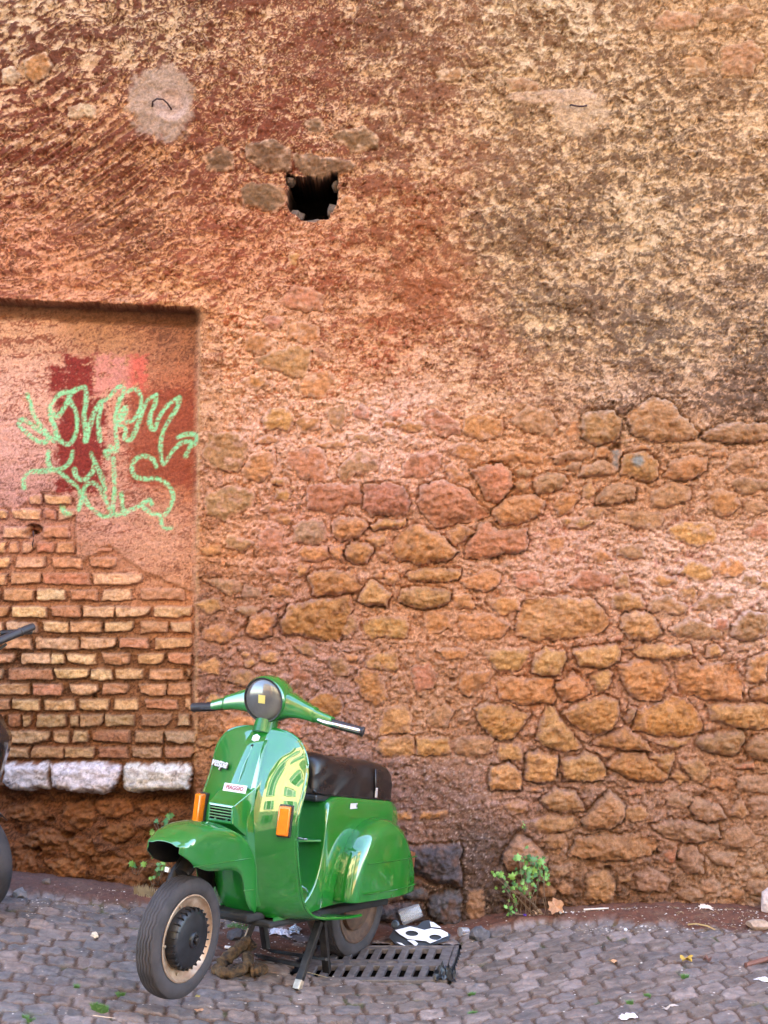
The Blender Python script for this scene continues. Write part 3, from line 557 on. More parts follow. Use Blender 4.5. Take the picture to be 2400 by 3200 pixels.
def wall_fields(PX, PY, coarse=False):
    """height (metres, towards the street), colour and owner for photo coordinates on the wall"""
    sh = PX.shape
    wxn = fbm(PX / 45, PY / 45, 3, 1) * 9; wyn = fbm(PX / 45, PY / 45, 3, 2) * 9
    fine = fbm(PX / 14, PY / 11, 3, 3)
    QX = PX + wxn + fbm(PX / 12, PY / 12, 2, 4) * 3; QY = PY + wyn + fbm(PX / 12, PY / 12, 2, 5) * 3
    mid = fbm(PX / 60, PY / 48, 5, 6, .6)
    Hh = fbm(PX / 500, PY / 500, 2, 7) * .022 + mid * .018 + fine * .0035
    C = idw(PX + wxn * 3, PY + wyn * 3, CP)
    nich = (PX < 622 - (PY - 985) * .012 + wxn * .5)
    nr = sst(636, 602, PX + (PY - 985) * .012 + wxn * .35) * sst(962, 975, PY + wyn * .8 + (622 - PX) * .045)
    CN = idw(PX + wxn * 2, PY + wyn * 2, NICH)
    C = C * (1 - nr[..., None]) + CN * nr[..., None]
    # film of old render over lime: streaks
    low = fbm(PX / 260, PY / 60, 3, 8)
    th = (.12 + .42 * sst(1150, 700, PX)) * (.3 + .7 * sst(1100, 700, PY)); c, s = np.cos(th), np.sin(th)
    U = PX * c - PY * s; Vv = PX * s + PY * c
    big = fbm(PX / 170, PY / 120, 4, 92, .6); tw = big * .7; U, Vv = U * np.cos(tw) - Vv * np.sin(tw), U * np.sin(tw) + Vv * np.cos(tw)
    n1 = fbm(U / 58, Vv / 19, 6, 9, .66); n1b = fbm((PX + wxn * 4) / 30, (PY + wyn * 4) / 23, 6, 10, .8)
    wgt = sst(900, 1300, PX + wxn * 6); n1 = (n1 * (1 - wgt) + n1b * wgt) * 1.15 + low * .22 + .25 * (np.abs(fbm(PX / 20, PY / 13, 3, 11)) - .15)
    cov = C[..., 6]
    rub = sst(-20, 60, PY - np.interp(PX, [0, 620, 700, 900, 1100, 1300, 1500, 1700, 2100, 2400], [9000, 9000, 930, 1000, 1160, 1240, 1260, 1290, 1300, 1290]) + wyn * 5) * (1 - nr)
    sw = .10 + .10 * sst(1000, 1500, PX); film = sst(-sw, sw, (cov - .46) * .8 - n1 + big * .28)
    film = np.clip(film, 0, 1)
    fd = (.76 + .24 * sst(1000, 1500, PX))[..., None]; rub_ = rub[..., None]; fd = fd * (1 - rub_) + rub_; col = lin(C[..., 0:3]) * (1 - film[..., None]) + lin(C[..., 3:6]) * fd * film[..., None]
    up = (1 - rub) * (1 - nr)
    col = col * (1 + .30 * fbm(PX / 30, PY / 24, 4, 90, .7) * (.4 + .6 * film))[..., None]
    pl = sst(.16, .34, fbm(PX / 11, PY / 8, 3, 91)) * (1 - film * .5) * up; col = col * (1 + .35 * pl[..., None])
    Hh = Hh + up * (film - .5) * .006
    col = col * (1 + up[..., None] * np.array([.03, .01, -.03]))
    Hh = Hh + rub * (fbm(PX / 26, PY / 22, 5, 12, .70) * .032 - .004)
    Hh = Hh * (1 - .55 * nr)
    # pock marks and pores
    pk = fbm(PX / 17, PY / 15, 2, 13); pm = sst(.42, .6, pk) * (1 - .6 * nr); Hh = Hh - pm * .012
    # deep scratches, upper left
    sc = fbm((PX * .8 - PY * .6) / 420, (PX * .6 + PY * .8) / 13, 2, 14) ; scm = sst(.12, .3, np.abs(sc)) * sst(620, 380, PX) * sst(330, 430, PY) * sst(760, 640, PY); lk = sst(.1, .3, -sc) * scm; col = col * (1 - lk[..., None] * .6) + lin((236, 176, 132)) * lk[..., None] * .6; Hh = Hh - scm * .010
    crk = sst(.022, .006, np.abs(fbm(PX / 150, PY / 110, 4, 94, .62))) * sst(.0, .25, fbm(PX / 220, PY / 220, 2, 95)) * (1 - .7 * nr); Hh = Hh - crk * .012
    fl = fbm(PX / 90, PY / 70, 5, 96, .6); Hh = Hh + sst(.02, .06, fl) * .006 * (1 - nr)

    # bright rendered bits on mortar
    sp = sst(.18, .45, fbm(PX / 8, PY / 7, 3, 15)) * rub; col = col * (1 + .5 * sp[..., None])
    # recess and the shadow gap over it
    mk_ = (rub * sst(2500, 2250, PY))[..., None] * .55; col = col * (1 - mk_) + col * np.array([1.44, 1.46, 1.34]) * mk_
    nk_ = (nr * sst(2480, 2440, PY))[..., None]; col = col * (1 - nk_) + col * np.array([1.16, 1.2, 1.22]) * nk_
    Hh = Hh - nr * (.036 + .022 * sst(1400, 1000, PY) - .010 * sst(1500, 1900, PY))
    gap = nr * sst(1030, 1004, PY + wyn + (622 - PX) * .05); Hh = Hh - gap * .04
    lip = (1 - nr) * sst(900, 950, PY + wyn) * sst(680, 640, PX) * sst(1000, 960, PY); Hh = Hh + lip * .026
    gc = lin((128, 78, 50)); col = col * (1 - gap[..., None] * .8) + gc * gap[..., None] * .8  # brown shade under the lip painted into the gap
    # base zone under the marble course
    bz = nr * sst(2455, 2490, PY + wyn); Hh = Hh - bz * .035 + bz * (fbm(PX / 110, PY / 80, 4, 16, .6) * .07) - bz * sst(2580, 2480, PY) * .03
    bpl = sst(2300, 2380, PY + wyn * 2) * sst(960, 1030, PX) * sst(1570, 1520, PX + wxn * 3) * rub; Hh = Hh - bpl * fbm(PX / 26, PY / 22, 4, 12, .65) * .012 + bpl * .006
    spk = sst(.33, .43, fbm(PX / 9, PY / 9, 2, 17)) * bpl; col = col * (1 - spk[..., None] * .6) + lin((230, 200, 185)) * spk[..., None] * .6
    # brick zone mortar sits back
    bk = nr * sst(-8, 8, PY - np.interp(PX, [0, 50, 120, 160, 230, 235, 290, 340, 380, 460, 600], [1585, 1590, 1550, 1540, 1560, 1760, 1740, 1705, 1740, 1795, 1850]) + wyn) * sst(2460, 2440, PY)
    Hh = Hh - bk * .006 + (nr - bk) * sst(1000, 1030, PY) * .008
    # paint remnants in the recess
    def blob(x0, y0, x1, y1, s): 
        return sst(-12, 12, np.minimum(np.minimum(PX - x0, x1 - PX), np.minimum(PY - y0, y1 - PY)) + wxn * s + fine * 26)
    rd = np.maximum(blob(190, 1105, 292, 1300, 2.4), blob(175, 1240, 320, 1540, 3)) * nr; rd = np.maximum(rd, blob(150, 1140, 210, 1230, 3) * nr); rd = rd * sst(.42, .2, n1b)
    col = col * (1 - rd[..., None]) + lin((154, 50, 36)) * rd[..., None]
    pkx = blob(292, 1112, 452, 1230, 1.6) * nr * sst(.35, .1, fbm(PX / 30, PY / 30, 3, 18)) ; pc = lin((240, 150, 128)); pc2 = lin((238, 112, 88)); q = sst(380, 420, PX)[..., None]
    col = col * (1 - pkx[..., None]) + (pc * (1 - q) + pc2 * q) * pkx[..., None]
    rn = blob(400, 1220, 605, 1520, 1.5) * nr * .85; col = col * (1 - rn[..., None]) + lin((172, 78, 48)) * rn[..., None]
    # light arris of the recess
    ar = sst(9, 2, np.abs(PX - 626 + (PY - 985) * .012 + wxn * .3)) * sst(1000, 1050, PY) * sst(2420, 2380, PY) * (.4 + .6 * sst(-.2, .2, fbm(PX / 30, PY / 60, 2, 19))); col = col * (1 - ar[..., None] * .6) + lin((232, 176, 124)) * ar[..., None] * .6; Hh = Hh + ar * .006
    # cement patches round the iron hooks
    for (cx, cy, rx, ry, cc) in ((505, 320, 105, 115, (198, 160, 134)), (1815, 355, 85, 70, (226, 182, 142)), (1730, 300, 150, 22, (222, 176, 142))):
        e = np.sqrt(((PX - cx) / rx) ** 2 + ((PY - cy) / ry) ** 2) + fbm(PX / 50, PY / 50, 4, 20) * .45; m = sst(1.12, .85, e + .12 * fine)
        m2 = m * (.62 if cx > 1000 else .86); cc = np.array(cc) * (1, 1, 1)
        cn = (1 + .30 * fbm(PX / 45, PY / 45, 4, 98, .6)); m = m2
        col = col * (1 - m[..., None]) + lin(cc) * cn[..., None] * (1 + .25 * fbm(PX / 30, PY / 30, 3, 21))[..., None] * m[..., None]; Hh = Hh * (1 - m * .7) + m * .004
    e = np.sqrt(((PX - 535) / 58) ** 2 + ((PY - 325) / 55) ** 2) + wxn * .008; m = sst(1.02, .95, e) * sst(335, 325, PY * .6 + PX * .25 - 0 + 0); m = sst(1.02, .9, e)
    col = col * (1 - m[..., None] * .6) + lin((226, 184, 164)) * m[..., None] * .6; Hh = Hh - m * (.02 * sst(1., .4, e))
    owner = np.zeros(sh, np.int32)
    if not coarse:
        rs = np.random.RandomState(5)
        for i, (kind, code, h, poly) in enumerate(ITEMS):
            x0, y0 = poly.min(0) - 22; x1, y1 = poly.max(0) + 22
            sel = np.where((PX[0] >= x0) & (PX[0] <= x1))[0]; ser = np.where((PY[:, 0] >= y0) & (PY[:, 0] <= y1))[0]
            if len(sel) < 3 or len(ser) < 3: continue
            sl = (slice(ser[0], ser[-1] + 1), slice(sel[0], sel[-1] + 1))
            px, py = PX[sl], PY[sl]
            wamp = .55 if kind == 'brick' else 1.3
            d = sdist(px + (QX[sl] - px) * wamp, py + (QY[sl] - py) * wamp, poly)
            deep = kind == 'stone' and h >= .021 and code != 't'
            g = sst(14, 0, -d) * (d < 0) if kind != 'brick' else sst(9, 0, -d) * (d < 0)
            joint = {'brick': .004, 'marble_block': .01}.get(kind, min(.014, h * .65))
            Hh[sl] = Hh[sl] - g * joint * (1.6 if deep else (.3 if code == 't' else .6))
            if code == 't': h = h * .65
            if kind == 'stone' and h > .013: d = d + 1.5
            if kind == 'marble_block': d = d + 3
            if kind == 'stone' and h >= .021 and code != 't': h = h * 1.45; 
            ins = d > 0
            r = {'brick': 3.2, 'marble_block': 26.}.get(kind, 8. + 420 * h * .9)
            prof = 1 - np.exp(-np.maximum(d, 0) / r * 2.6)
            if kind == 'marble_block': prof = np.sqrt(np.clip(1 - (1 - np.clip(d / 30, 0, 1)) ** 2, 0, 1))
            cx, cy = poly.mean(0); a = rs.uniform(-1, 1, 2)
            tilt = (a[0] * (px - cx) / 60 + a[1] * (py - cy) / 60) * h * .18
            # broken facets
            fac = 0
            if kind != 'marble_block':
                for _ in range(3):
                    n = rs.uniform(-1, 1, 2); o = rs.uniform(0, .7); fac = fac - np.maximum(0, (n[0] * (px - cx) + n[1] * (py - cy)) / 60 - o) * h * .8
            rough = fbm(px / 26, py / 22, 4, 30 + i % 7, .62) * (2.2 if code == 't' else 1) * (.012 if kind == 'brick' else .55 * min(h, .03) + .010) + fbm(px / 9, py / 9, 2, 31) * .003
            if kind == 'marble_block': rough = fbm(px / 50, py / 34, 5, 44, .6) * .013
            base = -(.036 + .022 * sst(1400, 1000, py) - .010 * sst(1500, 1900, py)) * nr[sl] - .035 * bz[sl] + fbm(px / 500, py / 500, 2, 7) * .022
            hs = base + .002 + prof * h + tilt + fac * prof + rough * (.3 + .7 * prof)
            if kind == 'brick': hs = hs + .002
            Hh[sl] = np.where(ins, hs, Hh[sl]); owner[sl] = np.where(ins, i + 1, owner[sl])
            cc = lin(CODE[code] if isinstance(code, str) else code) * rs.uniform(.88, 1.12) * np.array([1, rs.uniform(.97, 1.03), rs.uniform(.93, 1.07)])
            v = 1 + .3 * fbm(px / 34, py / 28, 4, 33) + .18 * fbm(px / 10, py / 9, 2, 34)
            ccf = cc * v[..., None]
            ck_ = sst(15, 2, d) * sst(-.1, .22, fbm(px / 24, py / 20, 4, 93)) * (1. if kind != 'brick' else .45); ccf = ccf * (1 - ck_[..., None]) + lin(C[sl][..., 0:3]) * ck_[..., None]
            if kind == 'stone':
                k = sst(.12, .34, fbm(px / 40, py / 34, 4, 35 + i % 5)) * .55 * (1.3 if h < .013 else .6); ccf = ccf * (1 - k[..., None]) + lin(C[sl][..., 0:3]) * k[..., None]
                k = sst(.15, .4, fbm(px / 60, py / 60, 3, 50 + i % 3)) * .45; ccf = ccf * (1 - k[..., None]) + lin((140, 88, 52)) * k[..., None]
            if kind == 'marble_block':
                k = sst(.0, .4, fbm(px / 40, py / 30, 5, 36)); ccf = ccf * (1 - k[..., None] * .5) + lin((176, 140, 128)) * k[..., None] * .5
                ck = sst(.03, .0, np.abs(fbm(px / 70, py / 60, 3, 37))) * .5; ccf = ccf * (1 - ck[..., None]); Hh[sl] = Hh[sl] - np.where(ins, ck * .006, 0)
            if code == 'm':
                k = sst(26, 10, np.hypot(px - 1990, py - 1440)); ccf = ccf * (1 - k[..., None]) + lin((150, 140, 128)) * k[..., None]
            if kind == 'brick' and 1830 < cy < 1850 and 300 < cx < 420:
                k = sst(347, 343, px) * .9; ccf = ccf * (1 - k[..., None]) + lin((240, 210, 120)) * k[..., None]
            e = np.clip(d / 5, 0, 1)[..., None]
            col[sl] = np.where(ins[..., None], ccf * e + col[sl] * (1 - e), col[sl])
    # put-log hole, the shade inside painted into its colour
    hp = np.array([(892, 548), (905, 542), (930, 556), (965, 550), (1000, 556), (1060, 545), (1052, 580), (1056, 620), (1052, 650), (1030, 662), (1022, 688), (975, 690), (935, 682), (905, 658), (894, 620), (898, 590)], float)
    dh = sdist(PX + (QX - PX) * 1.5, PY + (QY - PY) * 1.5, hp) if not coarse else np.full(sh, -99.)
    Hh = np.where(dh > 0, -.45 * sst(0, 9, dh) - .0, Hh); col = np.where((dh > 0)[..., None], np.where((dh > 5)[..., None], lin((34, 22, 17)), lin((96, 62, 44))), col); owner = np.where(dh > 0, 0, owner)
    # small voids
    for (vx, vy, vr, vd) in ((1930, 1392, 17, .06), (1912, 1402, 10, .05), (100, 1655, 26, .06), (85, 1668, 18, .05), (1075, 580, 10, .03), (1900, 2712, 14, .05), (2052, 2670, 14, .05), (2120, 2690, 12, .05), (1740, 2430, 9, .04), (1742, 2130, 9, .03), (1415, 2125, 12, .04), (1555, 1752, 26, .03), (1845, 2695, 22, .04), (590, 2130, 10, .03), (290, 2180, 9, .04), (150, 2570, 16, .05), (110, 2665, 16, .06), (200, 2620, 22, .05)):
        e = np.sqrt(((PX - vx) / vr) ** 2 + ((PY - vy) / (vr * .7)) ** 2) + wxn * .03; m = sst(1.1, .6, e); Hh = Hh - m * vd
    # sprayed line
    if not coarse:
        k = 2.37
        for st in GRAF:
            P = crom([(a / k, 850 + b / k) for a, b in st], 5)
            x0, y0 = P.min(0) - 14; x1, y1 = P.max(0) + 14
            sel = np.where((PX[0] >= x0) & (PX[0] <= x1))[0]; ser = np.where((PY[:, 0] >= y0) & (PY[:, 0] <= y1))[0]
            sl = (slice(ser[0], ser[-1] + 1), slice(sel[0], sel[-1] + 1)); px, py = PX[sl], PY[sl]
            d = np.full(px.shape, 1e9)
            for a, b in zip(P[:-1], P[1:]):
                ex, ey = b - a; t = np.clip(((px - a[0]) * ex + (py - a[1]) * ey) / (ex * ex + ey * ey + 1e-9), 0, 1); d = np.minimum(d, np.hypot(px - a[0] - t * ex, py - a[1] - t * ey))
            wd = 6.6 + 3.4 * fbm(px / 60, py / 60, 2, 40); m = sst(wd + 3.5, wd - 3, d) * (.25 + .75 * sst(-.22, .06, fbm(px / 9, py / 7, 3, 41) + .12 * fbm(px / 80, py / 80, 2, 42)))
            col[sl] = col[sl] * (1 - m[..., None]) + lin((158, 226, 158)) * m[..., None]
            owner[sl] = np.where((d < wd), 9999, owner[sl])
    return Hh, col * KALB, owner

def split_build(names, X, Y, Z, col, own, parentf, matf, minfaces=3, flip=False):
    """one mesh object per owner id out of a regular grid"""
    ny, nx = X.shape; V = np.stack([X, Y, Z], -1).reshape(-1, 3); Cc = col.reshape(-1, 3)
    idx = np.arange(ny * nx).reshape(ny, nx)
    q = np.stack([idx[:-1, :-1], idx[:-1, 1:], idx[1:, 1:], idx[1:, :-1]], -1).reshape(-1, 4)
    if flip: q = q[:, ::-1]
    o = own[:-1, :-1].reshape(-1); keep = o >= 0; q = q[keep]; o = o[keep]
    order = np.argsort(o, kind='stable'); o = o[order]; q = q[order]
    ids, st = np.unique(o, return_index=True); en = list(st[1:]) + [len(o)]; res = {}
    for i, a, b in zip(ids, st, en):
        if b - a < minfaces: continue
        f = q[a:b]; u, inv = np.unique(f, return_inverse=True); inv = inv.reshape(f.shape)
        vv = V[u]; loc = vv.mean(0) if i > 0 else None
        res[int(i)] = rawmesh(names(int(i)), vv, inv, matf(int(i)), parentf(int(i)), Cc[u], loc=loc)
    return res

wall = empty('stone_wall', (0, 0, -.1), label='tall weathered rubble stone wall with peeling ochre render, graffiti and a bricked-up recess', cat='wall')
STEP = 3.6                                                 # photo pixels per cell: about 5 mm
gx = np.arange(-260, 2660, STEP); gy = np.arange(-120, 2990, STEP)
PX, PY = np.meshgrid(gx, gy)
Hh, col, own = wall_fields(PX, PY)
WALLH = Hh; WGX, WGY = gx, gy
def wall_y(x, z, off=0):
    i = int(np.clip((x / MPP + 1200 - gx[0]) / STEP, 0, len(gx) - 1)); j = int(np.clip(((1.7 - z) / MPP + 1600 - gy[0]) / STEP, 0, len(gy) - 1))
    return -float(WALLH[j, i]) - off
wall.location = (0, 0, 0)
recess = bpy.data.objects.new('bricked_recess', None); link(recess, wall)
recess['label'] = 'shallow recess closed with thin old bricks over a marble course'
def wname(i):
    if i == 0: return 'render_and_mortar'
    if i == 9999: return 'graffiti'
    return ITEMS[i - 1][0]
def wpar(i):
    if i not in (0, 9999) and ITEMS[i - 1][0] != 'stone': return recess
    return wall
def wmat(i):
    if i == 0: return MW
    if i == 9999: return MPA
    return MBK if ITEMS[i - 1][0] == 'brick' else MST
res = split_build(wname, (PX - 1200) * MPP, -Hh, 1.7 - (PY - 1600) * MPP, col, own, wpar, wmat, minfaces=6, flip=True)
if 9999 in res: res[9999]['label'] = 'pale green sprayed graffiti tag on red plaster'; res[9999].name = 'graffiti'
# the wall beyond the photograph: coarser, same make
STC = 24.
def coarse(x0, x1, y0, y1):
    a = np.linspace(x0, x1, max(3, int((x1 - x0) / STC) + 1)); b = np.linspace(y0, y1, max(3, int((y1 - y0) / STC) + 1)); A, B = np.meshgrid(a, b)
    h, c, o = wall_fields(A, B, True)
    if True:
        # rubble courses: irregular cells
        cs = 95.; iu = A / (cs * 1.3) + .35 * fbm(A / 160, B / 160, 2, 60); iv = B / (cs * .75) + .35 * fbm(A / 160, B / 160, 2, 61)
        cell = np.sin(np.floor(iu + .5 * (np.floor(iv) % 2)) * 12.9 + np.floor(iv) * 78.2) * .5 + .5; rb_ = sst(1300, 1400, B) ; c = c * (1 - rb_[..., None] * .5 * (.6 - cell[..., None])); h = h + rb_ * (cell - .5) * .02
    V = np.stack([(A - 1200) * MPP, -h, 1.7 - (B - 1600) * MPP], -1).reshape(-1, 3); n = len(a); idx = np.arange(A.size).reshape(A.shape)
    q = np.stack([idx[1:, :-1], idx[1:, 1:], idx[:-1, 1:], idx[:-1, :-1]], -1).reshape(-1, 4)
    return V, q, c.reshape(-1, 3)
gx1, gy1 = gx[-1], gy[-1]
VV, QQ, CC, n = [], [], [], 0
for r in ((-7000, gx[0], -7000, 2990), (gx1, 9400, -7000, 2990), (gx[0], gx1, -7000, gy[0])):
    V, q, c = coarse(*r); VV.append(V); QQ.append(q + n); CC.append(c); n += len(V)
tag(rawmesh('outer_masonry', np.vstack(VV), np.vstack(QQ), MW, wall, np.vstack(CC)), kind='stuff')
MCORE = mat('wall_core', (.16, .09, .05), .95, noise=.3, bump=.5)
m = MB(); xl, xr, zt = wx(-7000), wx(9400), wz(-7000)
m.box(((xl + xr) / 2, .95, (zt - .6) / 2), (xr - xl, .9, zt + .6)); m.build('wall_core', MCORE, wall, smooth=False)
# ------------------------------------------------------------------ GROUND
_bx = [-14, -2.6, -1.75, -1.3, -1.0, -.6, -.3, .0, .3, .6, 1.2, 1.9, 3, 14]; _bz = [.12, .10, .05, .0, -.03, -.085, -.12, -.15, -.152, -.12, -.09, -.105, -.13, -.2]
def gz(x, y):
    w = np.exp(-(((x - .0) / .55) ** 2) - ((y + .5) / .5) ** 2)
    return np.interp(x, _bx, _bz) - .012 * np.clip(-y, 0, 6) - .0 * w
GR = (-.33, .285, -.76, -.29)      # the drain grate: x0 x1 y0 y1
GSTEP = .0062
ax = np.arange(-2.35, 2.36, GSTEP); ay = np.arange(-2.45, .06, GSTEP)
AX, AY = np.meshgrid(ax, ay)
def tanint(x): return .06 * x + .62 * .45 * np.log1p(np.exp((x - .25) / .45))
def ground_fields(X, Y):
    u0 = X / .112; v0 = (Y - tanint(X) * 1.0) / .104
    u0 = u0 + .22 * fbm(X / .5, Y / .5, 2, 70) + v0 * .12; v0 = v0 + .25 * fbm(X / .6, Y / .6, 2, 71)
    x = u0; y = v0
    jy = np.floor(y); best = np.full(X.shape, 9.); sec = np.full(X.shape, 9.); cid = np.zeros(X.shape, np.int64); 
    for dj in (-1, 0, 1):
        J = jy + dj; off = .5 * (J % 2); iX = np.floor(x - off)
        for di in (-1, 0, 1):
            I = iX + di; hsh = np.sin(I * 127.1 + J * 311.7) * 43758.5453; h1 = hsh - np.floor(hsh); hsh = np.sin(I * 269.5 + J * 183.3) * 43758.5453; h2 = hsh - np.floor(hsh)
            cx = I + off + .5 + (h1 - .5) * .36; cy = J + .5 + (h2 - .5) * .26
            d = (np.abs(x - cx) ** 5 + np.abs((y - cy) * 1.06) ** 5) ** (1 / 5)
            b = d < best; sec = np.where(b, best, np.minimum(sec, d)); cid = np.where(b, ((I + 500) * 2000 + (J + 500)).astype(np.int64), cid); best = np.where(b, d, best)
    e = (sec - best)
    h1 = np.sin(cid * 12.9898) * 43758.5; h1 = h1 - np.floor(h1); h2 = np.sin(cid * 78.233) * 9631.3; h2 = h2 - np.floor(h2); h3 = np.sin(cid * 39.42) * 5123.7; h3 = h3 - np.floor(h3)
    g = gz(X, Y)
    rag = fbm(X / .03, Y / .03, 3, 72) * .13
    top = sst(.02, .20, e + rag * 1.1)
    # stones far apart have their joints packed with dirt
    Z = g - .004 + top * (.008 + .006 * (h1 - .5)) + top * ((h2 - .5) * (x - np.floor(x) - .5) + (h3 - .5) * (y - np.floor(y) - .5)) * .012 + fbm(X / .07, Y / .07, 5, 73, .66) * .010 * (.4 + top)
    c1 = lin((146, 130, 124)); c2 = lin((134, 127, 126)); c3 = lin((138, 118, 106)); c4 = lin((170, 148, 138))
    k = h1[..., None]; blue = sst(.1, -1.1, X)[..., None]
    col = (c1 * (1 - k) + c3 * k) * (1 - blue * .7) + c2 * blue * .7; k = sst(.75, .95, h3)[..., None]; col = col * (1 - k) + c4 * k
    col = col * (1 + .5 * fbm(X / .04, Y / .04, 4, 74))[..., None] * (.82 + .34 * h2)[..., None]
    # worn tops dusty
    ds = sst(-.05, .35, fbm(X / .18, Y / .1, 4, 75))[..., None] * .5; col = col * (1 - ds) + lin((184, 156, 142)) * ds
    dirt = lin((120, 92, 76)) * (1 + .5 * fbm(X / .02, Y / .02, 3, 76))[..., None]
    ms = sst(.28, .42, fbm(X / .22, Y / .16, 3, 77))[..., None] * .6; dirt = dirt * (1 - ms) + lin((84, 100, 48)) * ms
    fill_ = sst(-.15, .25, fbm(X / .25, Y / .2, 3, 97)); dirt = dirt * (1 - .6 * fill_[..., None]) + col * .8 * .6 * fill_[..., None]
    jt = sst(.10, .17, e + rag)[..., None]; col = dirt * (1 - jt) + col * jt
    own = np.where(e + rag > .1, cid, 0)
    # packed soil along the wall foot
    lim = np.interp(X, [-2.4, -1.7, -1.3, -.9, -.6, -.3, .2, .55, .9, 1.3, 1.7, 2.4], [-.14, -.13, -.17, -.10, -.14, -.26, -.2, -.12, -.12, -.22, -.30, -.32])
    soil = sst(-.03, .03, Y - lim + fbm(X / .12, Y / .12, 4, 78) * .09)
    # a patch of lost cobbles under the scooter
    e2 = np.sqrt(((X + .55) / .2) ** 2 + ((Y + .45) / .22) ** 2) + fbm(X / .1, Y / .1, 3, 79) * .6; soil = np.maximum(soil, sst(1.1, .9, e2) * .9)
    sc_ = lin((122, 74, 54)) * (1 + .35 * fbm(X / .03, Y / .03, 4, 80))[..., None]; sc2 = lin((132, 96, 76)); kk = sst(.1, .4, fbm(X / .2, Y / .1, 3, 81))[..., None] * .5; sc_ = sc_ * (1 - kk) + sc2 * kk
    lf = sst(-.9, -1.3, X)[..., None] * .3; sc_ = sc_ * (1 - lf) + lin((118, 104, 104)) * lf
    col = col * (1 - soil[..., None]) + sc_ * soil[..., None]
    Zs = g + .004 + fbm(X / .09, Y / .09, 4, 82, .6) * .012 + bank(X, Y) + sst(.35, .5, fbm(X / .018, Y / .018, 2, 83)) * .004
    Z = Z * (1 - soil) + Zs * soil; own = np.where(soil > .45, 0, own)
    XS = X - .15 * (Y - (GR[2] + GR[3]) / 2); ing = (XS > GR[0] - .012) & (XS < GR[1] + .012) & (Y > GR[2] - .012) & (Y < GR[3] + .012)
    own = np.where(ing, -1, own)
    return Z, col * KALB, own
ZZ, col, own = ground_fields(AX, AY)
def ground_z(x, y):
    i = int(np.clip((x - ax[0]) / GSTEP, 0, len(ax) - 1)); j = int(np.clip((y - ay[0]) / GSTEP, 0, len(ay) - 1)); return float(ZZ[j, i])
# nearest cobbles in view become objects of their own
ids, inv, cnt = np.unique(own, return_inverse=True, return_counts=True); inv = inv.ravel()
cxs = np.bincount(inv, AX.ravel()) / cnt; cys = np.bincount(inv, AY.ravel()) / cnt; czs = np.bincount(inv, ZZ.ravel()) / cnt
dd = cys + 6.6; ppx = 1200 + F * cxs / dd; ppy = 1600 + F * (1.7 - czs) / dd
area = cnt / dd ** 3
okk = (ids > 0) & (ppx > -60) & (ppx < 2460) & (ppy < 3215) & (cnt > 40)
cand = [i for i in np.argsort(-area) if okk[i]][:300]; chosen = {int(ids[i]) for i in cand}
remap = np.array([int(v) if int(v) in chosen else (1 if v > 0 else int(v)) for v in ids]); own2 = remap[inv].reshape(own.shape)
street = empty('street', (0, 0, 0)); tag(street, 'narrow street of small dark basalt cobbles sloping to a drain', kind='structure')
res = split_build(lambda i: 'soil_and_joints' if i == 0 else ('cobbles_beyond' if i == 1 else 'cobblestone'), AX, AY, ZZ, col, own2, lambda i: street, lambda i: MGR if i == 0 else MCB, minfaces=8)
if 1 in res: res[1]['kind'] = 'stuff'
if 0 in res: res[0]['kind'] = 'stuff'
MOUT = mat('outer_cobbles', (.05, .042, .045), .7, bump=.6, bscale=40, noise=.4, nscale=8)
t = MOUT.node_tree; vo = t.nodes.new('ShaderNodeTexVoronoi'); vo.feature = 'DISTANCE_TO_EDGE'; vo.inputs['Scale'].default_value = 9; tc = t.nodes.new('ShaderNodeTexCoord'); t.links.new(tc.outputs['Object'], vo.inputs['Vector'])
bp = t.nodes.new('ShaderNodeBump'); bp.inputs['Strength'].default_value = .8; bp.inputs['Distance'].default_value = .02; t.links.new(vo.outputs[0], bp.inputs['Height']); t.links.new(bp.outputs[0], t.nodes['Principled BSDF'].inputs['Normal'])
xs = np.unique(np.concatenate([np.linspace(-60, -3, 30), np.linspace(-2.35, 2.354, 40), np.linspace(3, 60, 30)])); ys = np.unique(np.concatenate([np.linspace(-60, -2.6, 40), [-2.445], np.linspace(-2.3, .5, 12)]))
XX, YY = np.meshgrid(xs, ys); inn = (XX > -2.34) & (XX < 2.34) & (YY > -2.43)
Z0 = gz(np.clip(XX, -14, 14), np.clip(YY, -6, 0)) - .012 - inn * .25; idx = np.arange(XX.size).reshape(XX.shape)
q = np.stack([idx[:-1, :-1], idx[:-1, 1:], idx[1:, 1:], idx[1:, :-1]], -1).reshape(-1, 4)
rawmesh('road_beyond', np.stack([XX, YY, Z0], -1).reshape(-1, 3), q, MOUT, street)

# drain
IRON = mat('cast_iron', (.13, .105, .098), .6, .2, noise=.35, nscale=30, bump=.5, bscale=150, bdist=.001)
BLACK = mat('dark_pit', (.006, .005, .005), .9)
dz = float(gz(.0, -.52)) + .006
SHR = lambda p: Vector((p.x + .15 * p.y, p.y, p.z))
drain = empty('drain_grate', ((GR[0] + GR[1]) / 2, (GR[2] + GR[3]) / 2, dz), label='rectangular cast iron drain grate with two rows of slots, set in the cobbles', cat='drain grate')
gw, gd = GR[1] - GR[0], GR[3] - GR[2]
m = MB()
for s in (-1, 1):
    m.box((s * (gw / 2 - .009), 0, -.012), (.018, gd, .03)); m.box((0, s * (gd / 2 - .009), -.012), (gw - .036, .018, .03))
m.build('frame', IRON, drain, smooth=False, xf=SHR, bevel=.003)
m = MB(); iw, idp = gw - .042, gd - .042
rows = [(.028, .172), (-.172, -.028)]
rows = [(idp * .10, idp * .44), (-idp * .44, -idp * .10)]
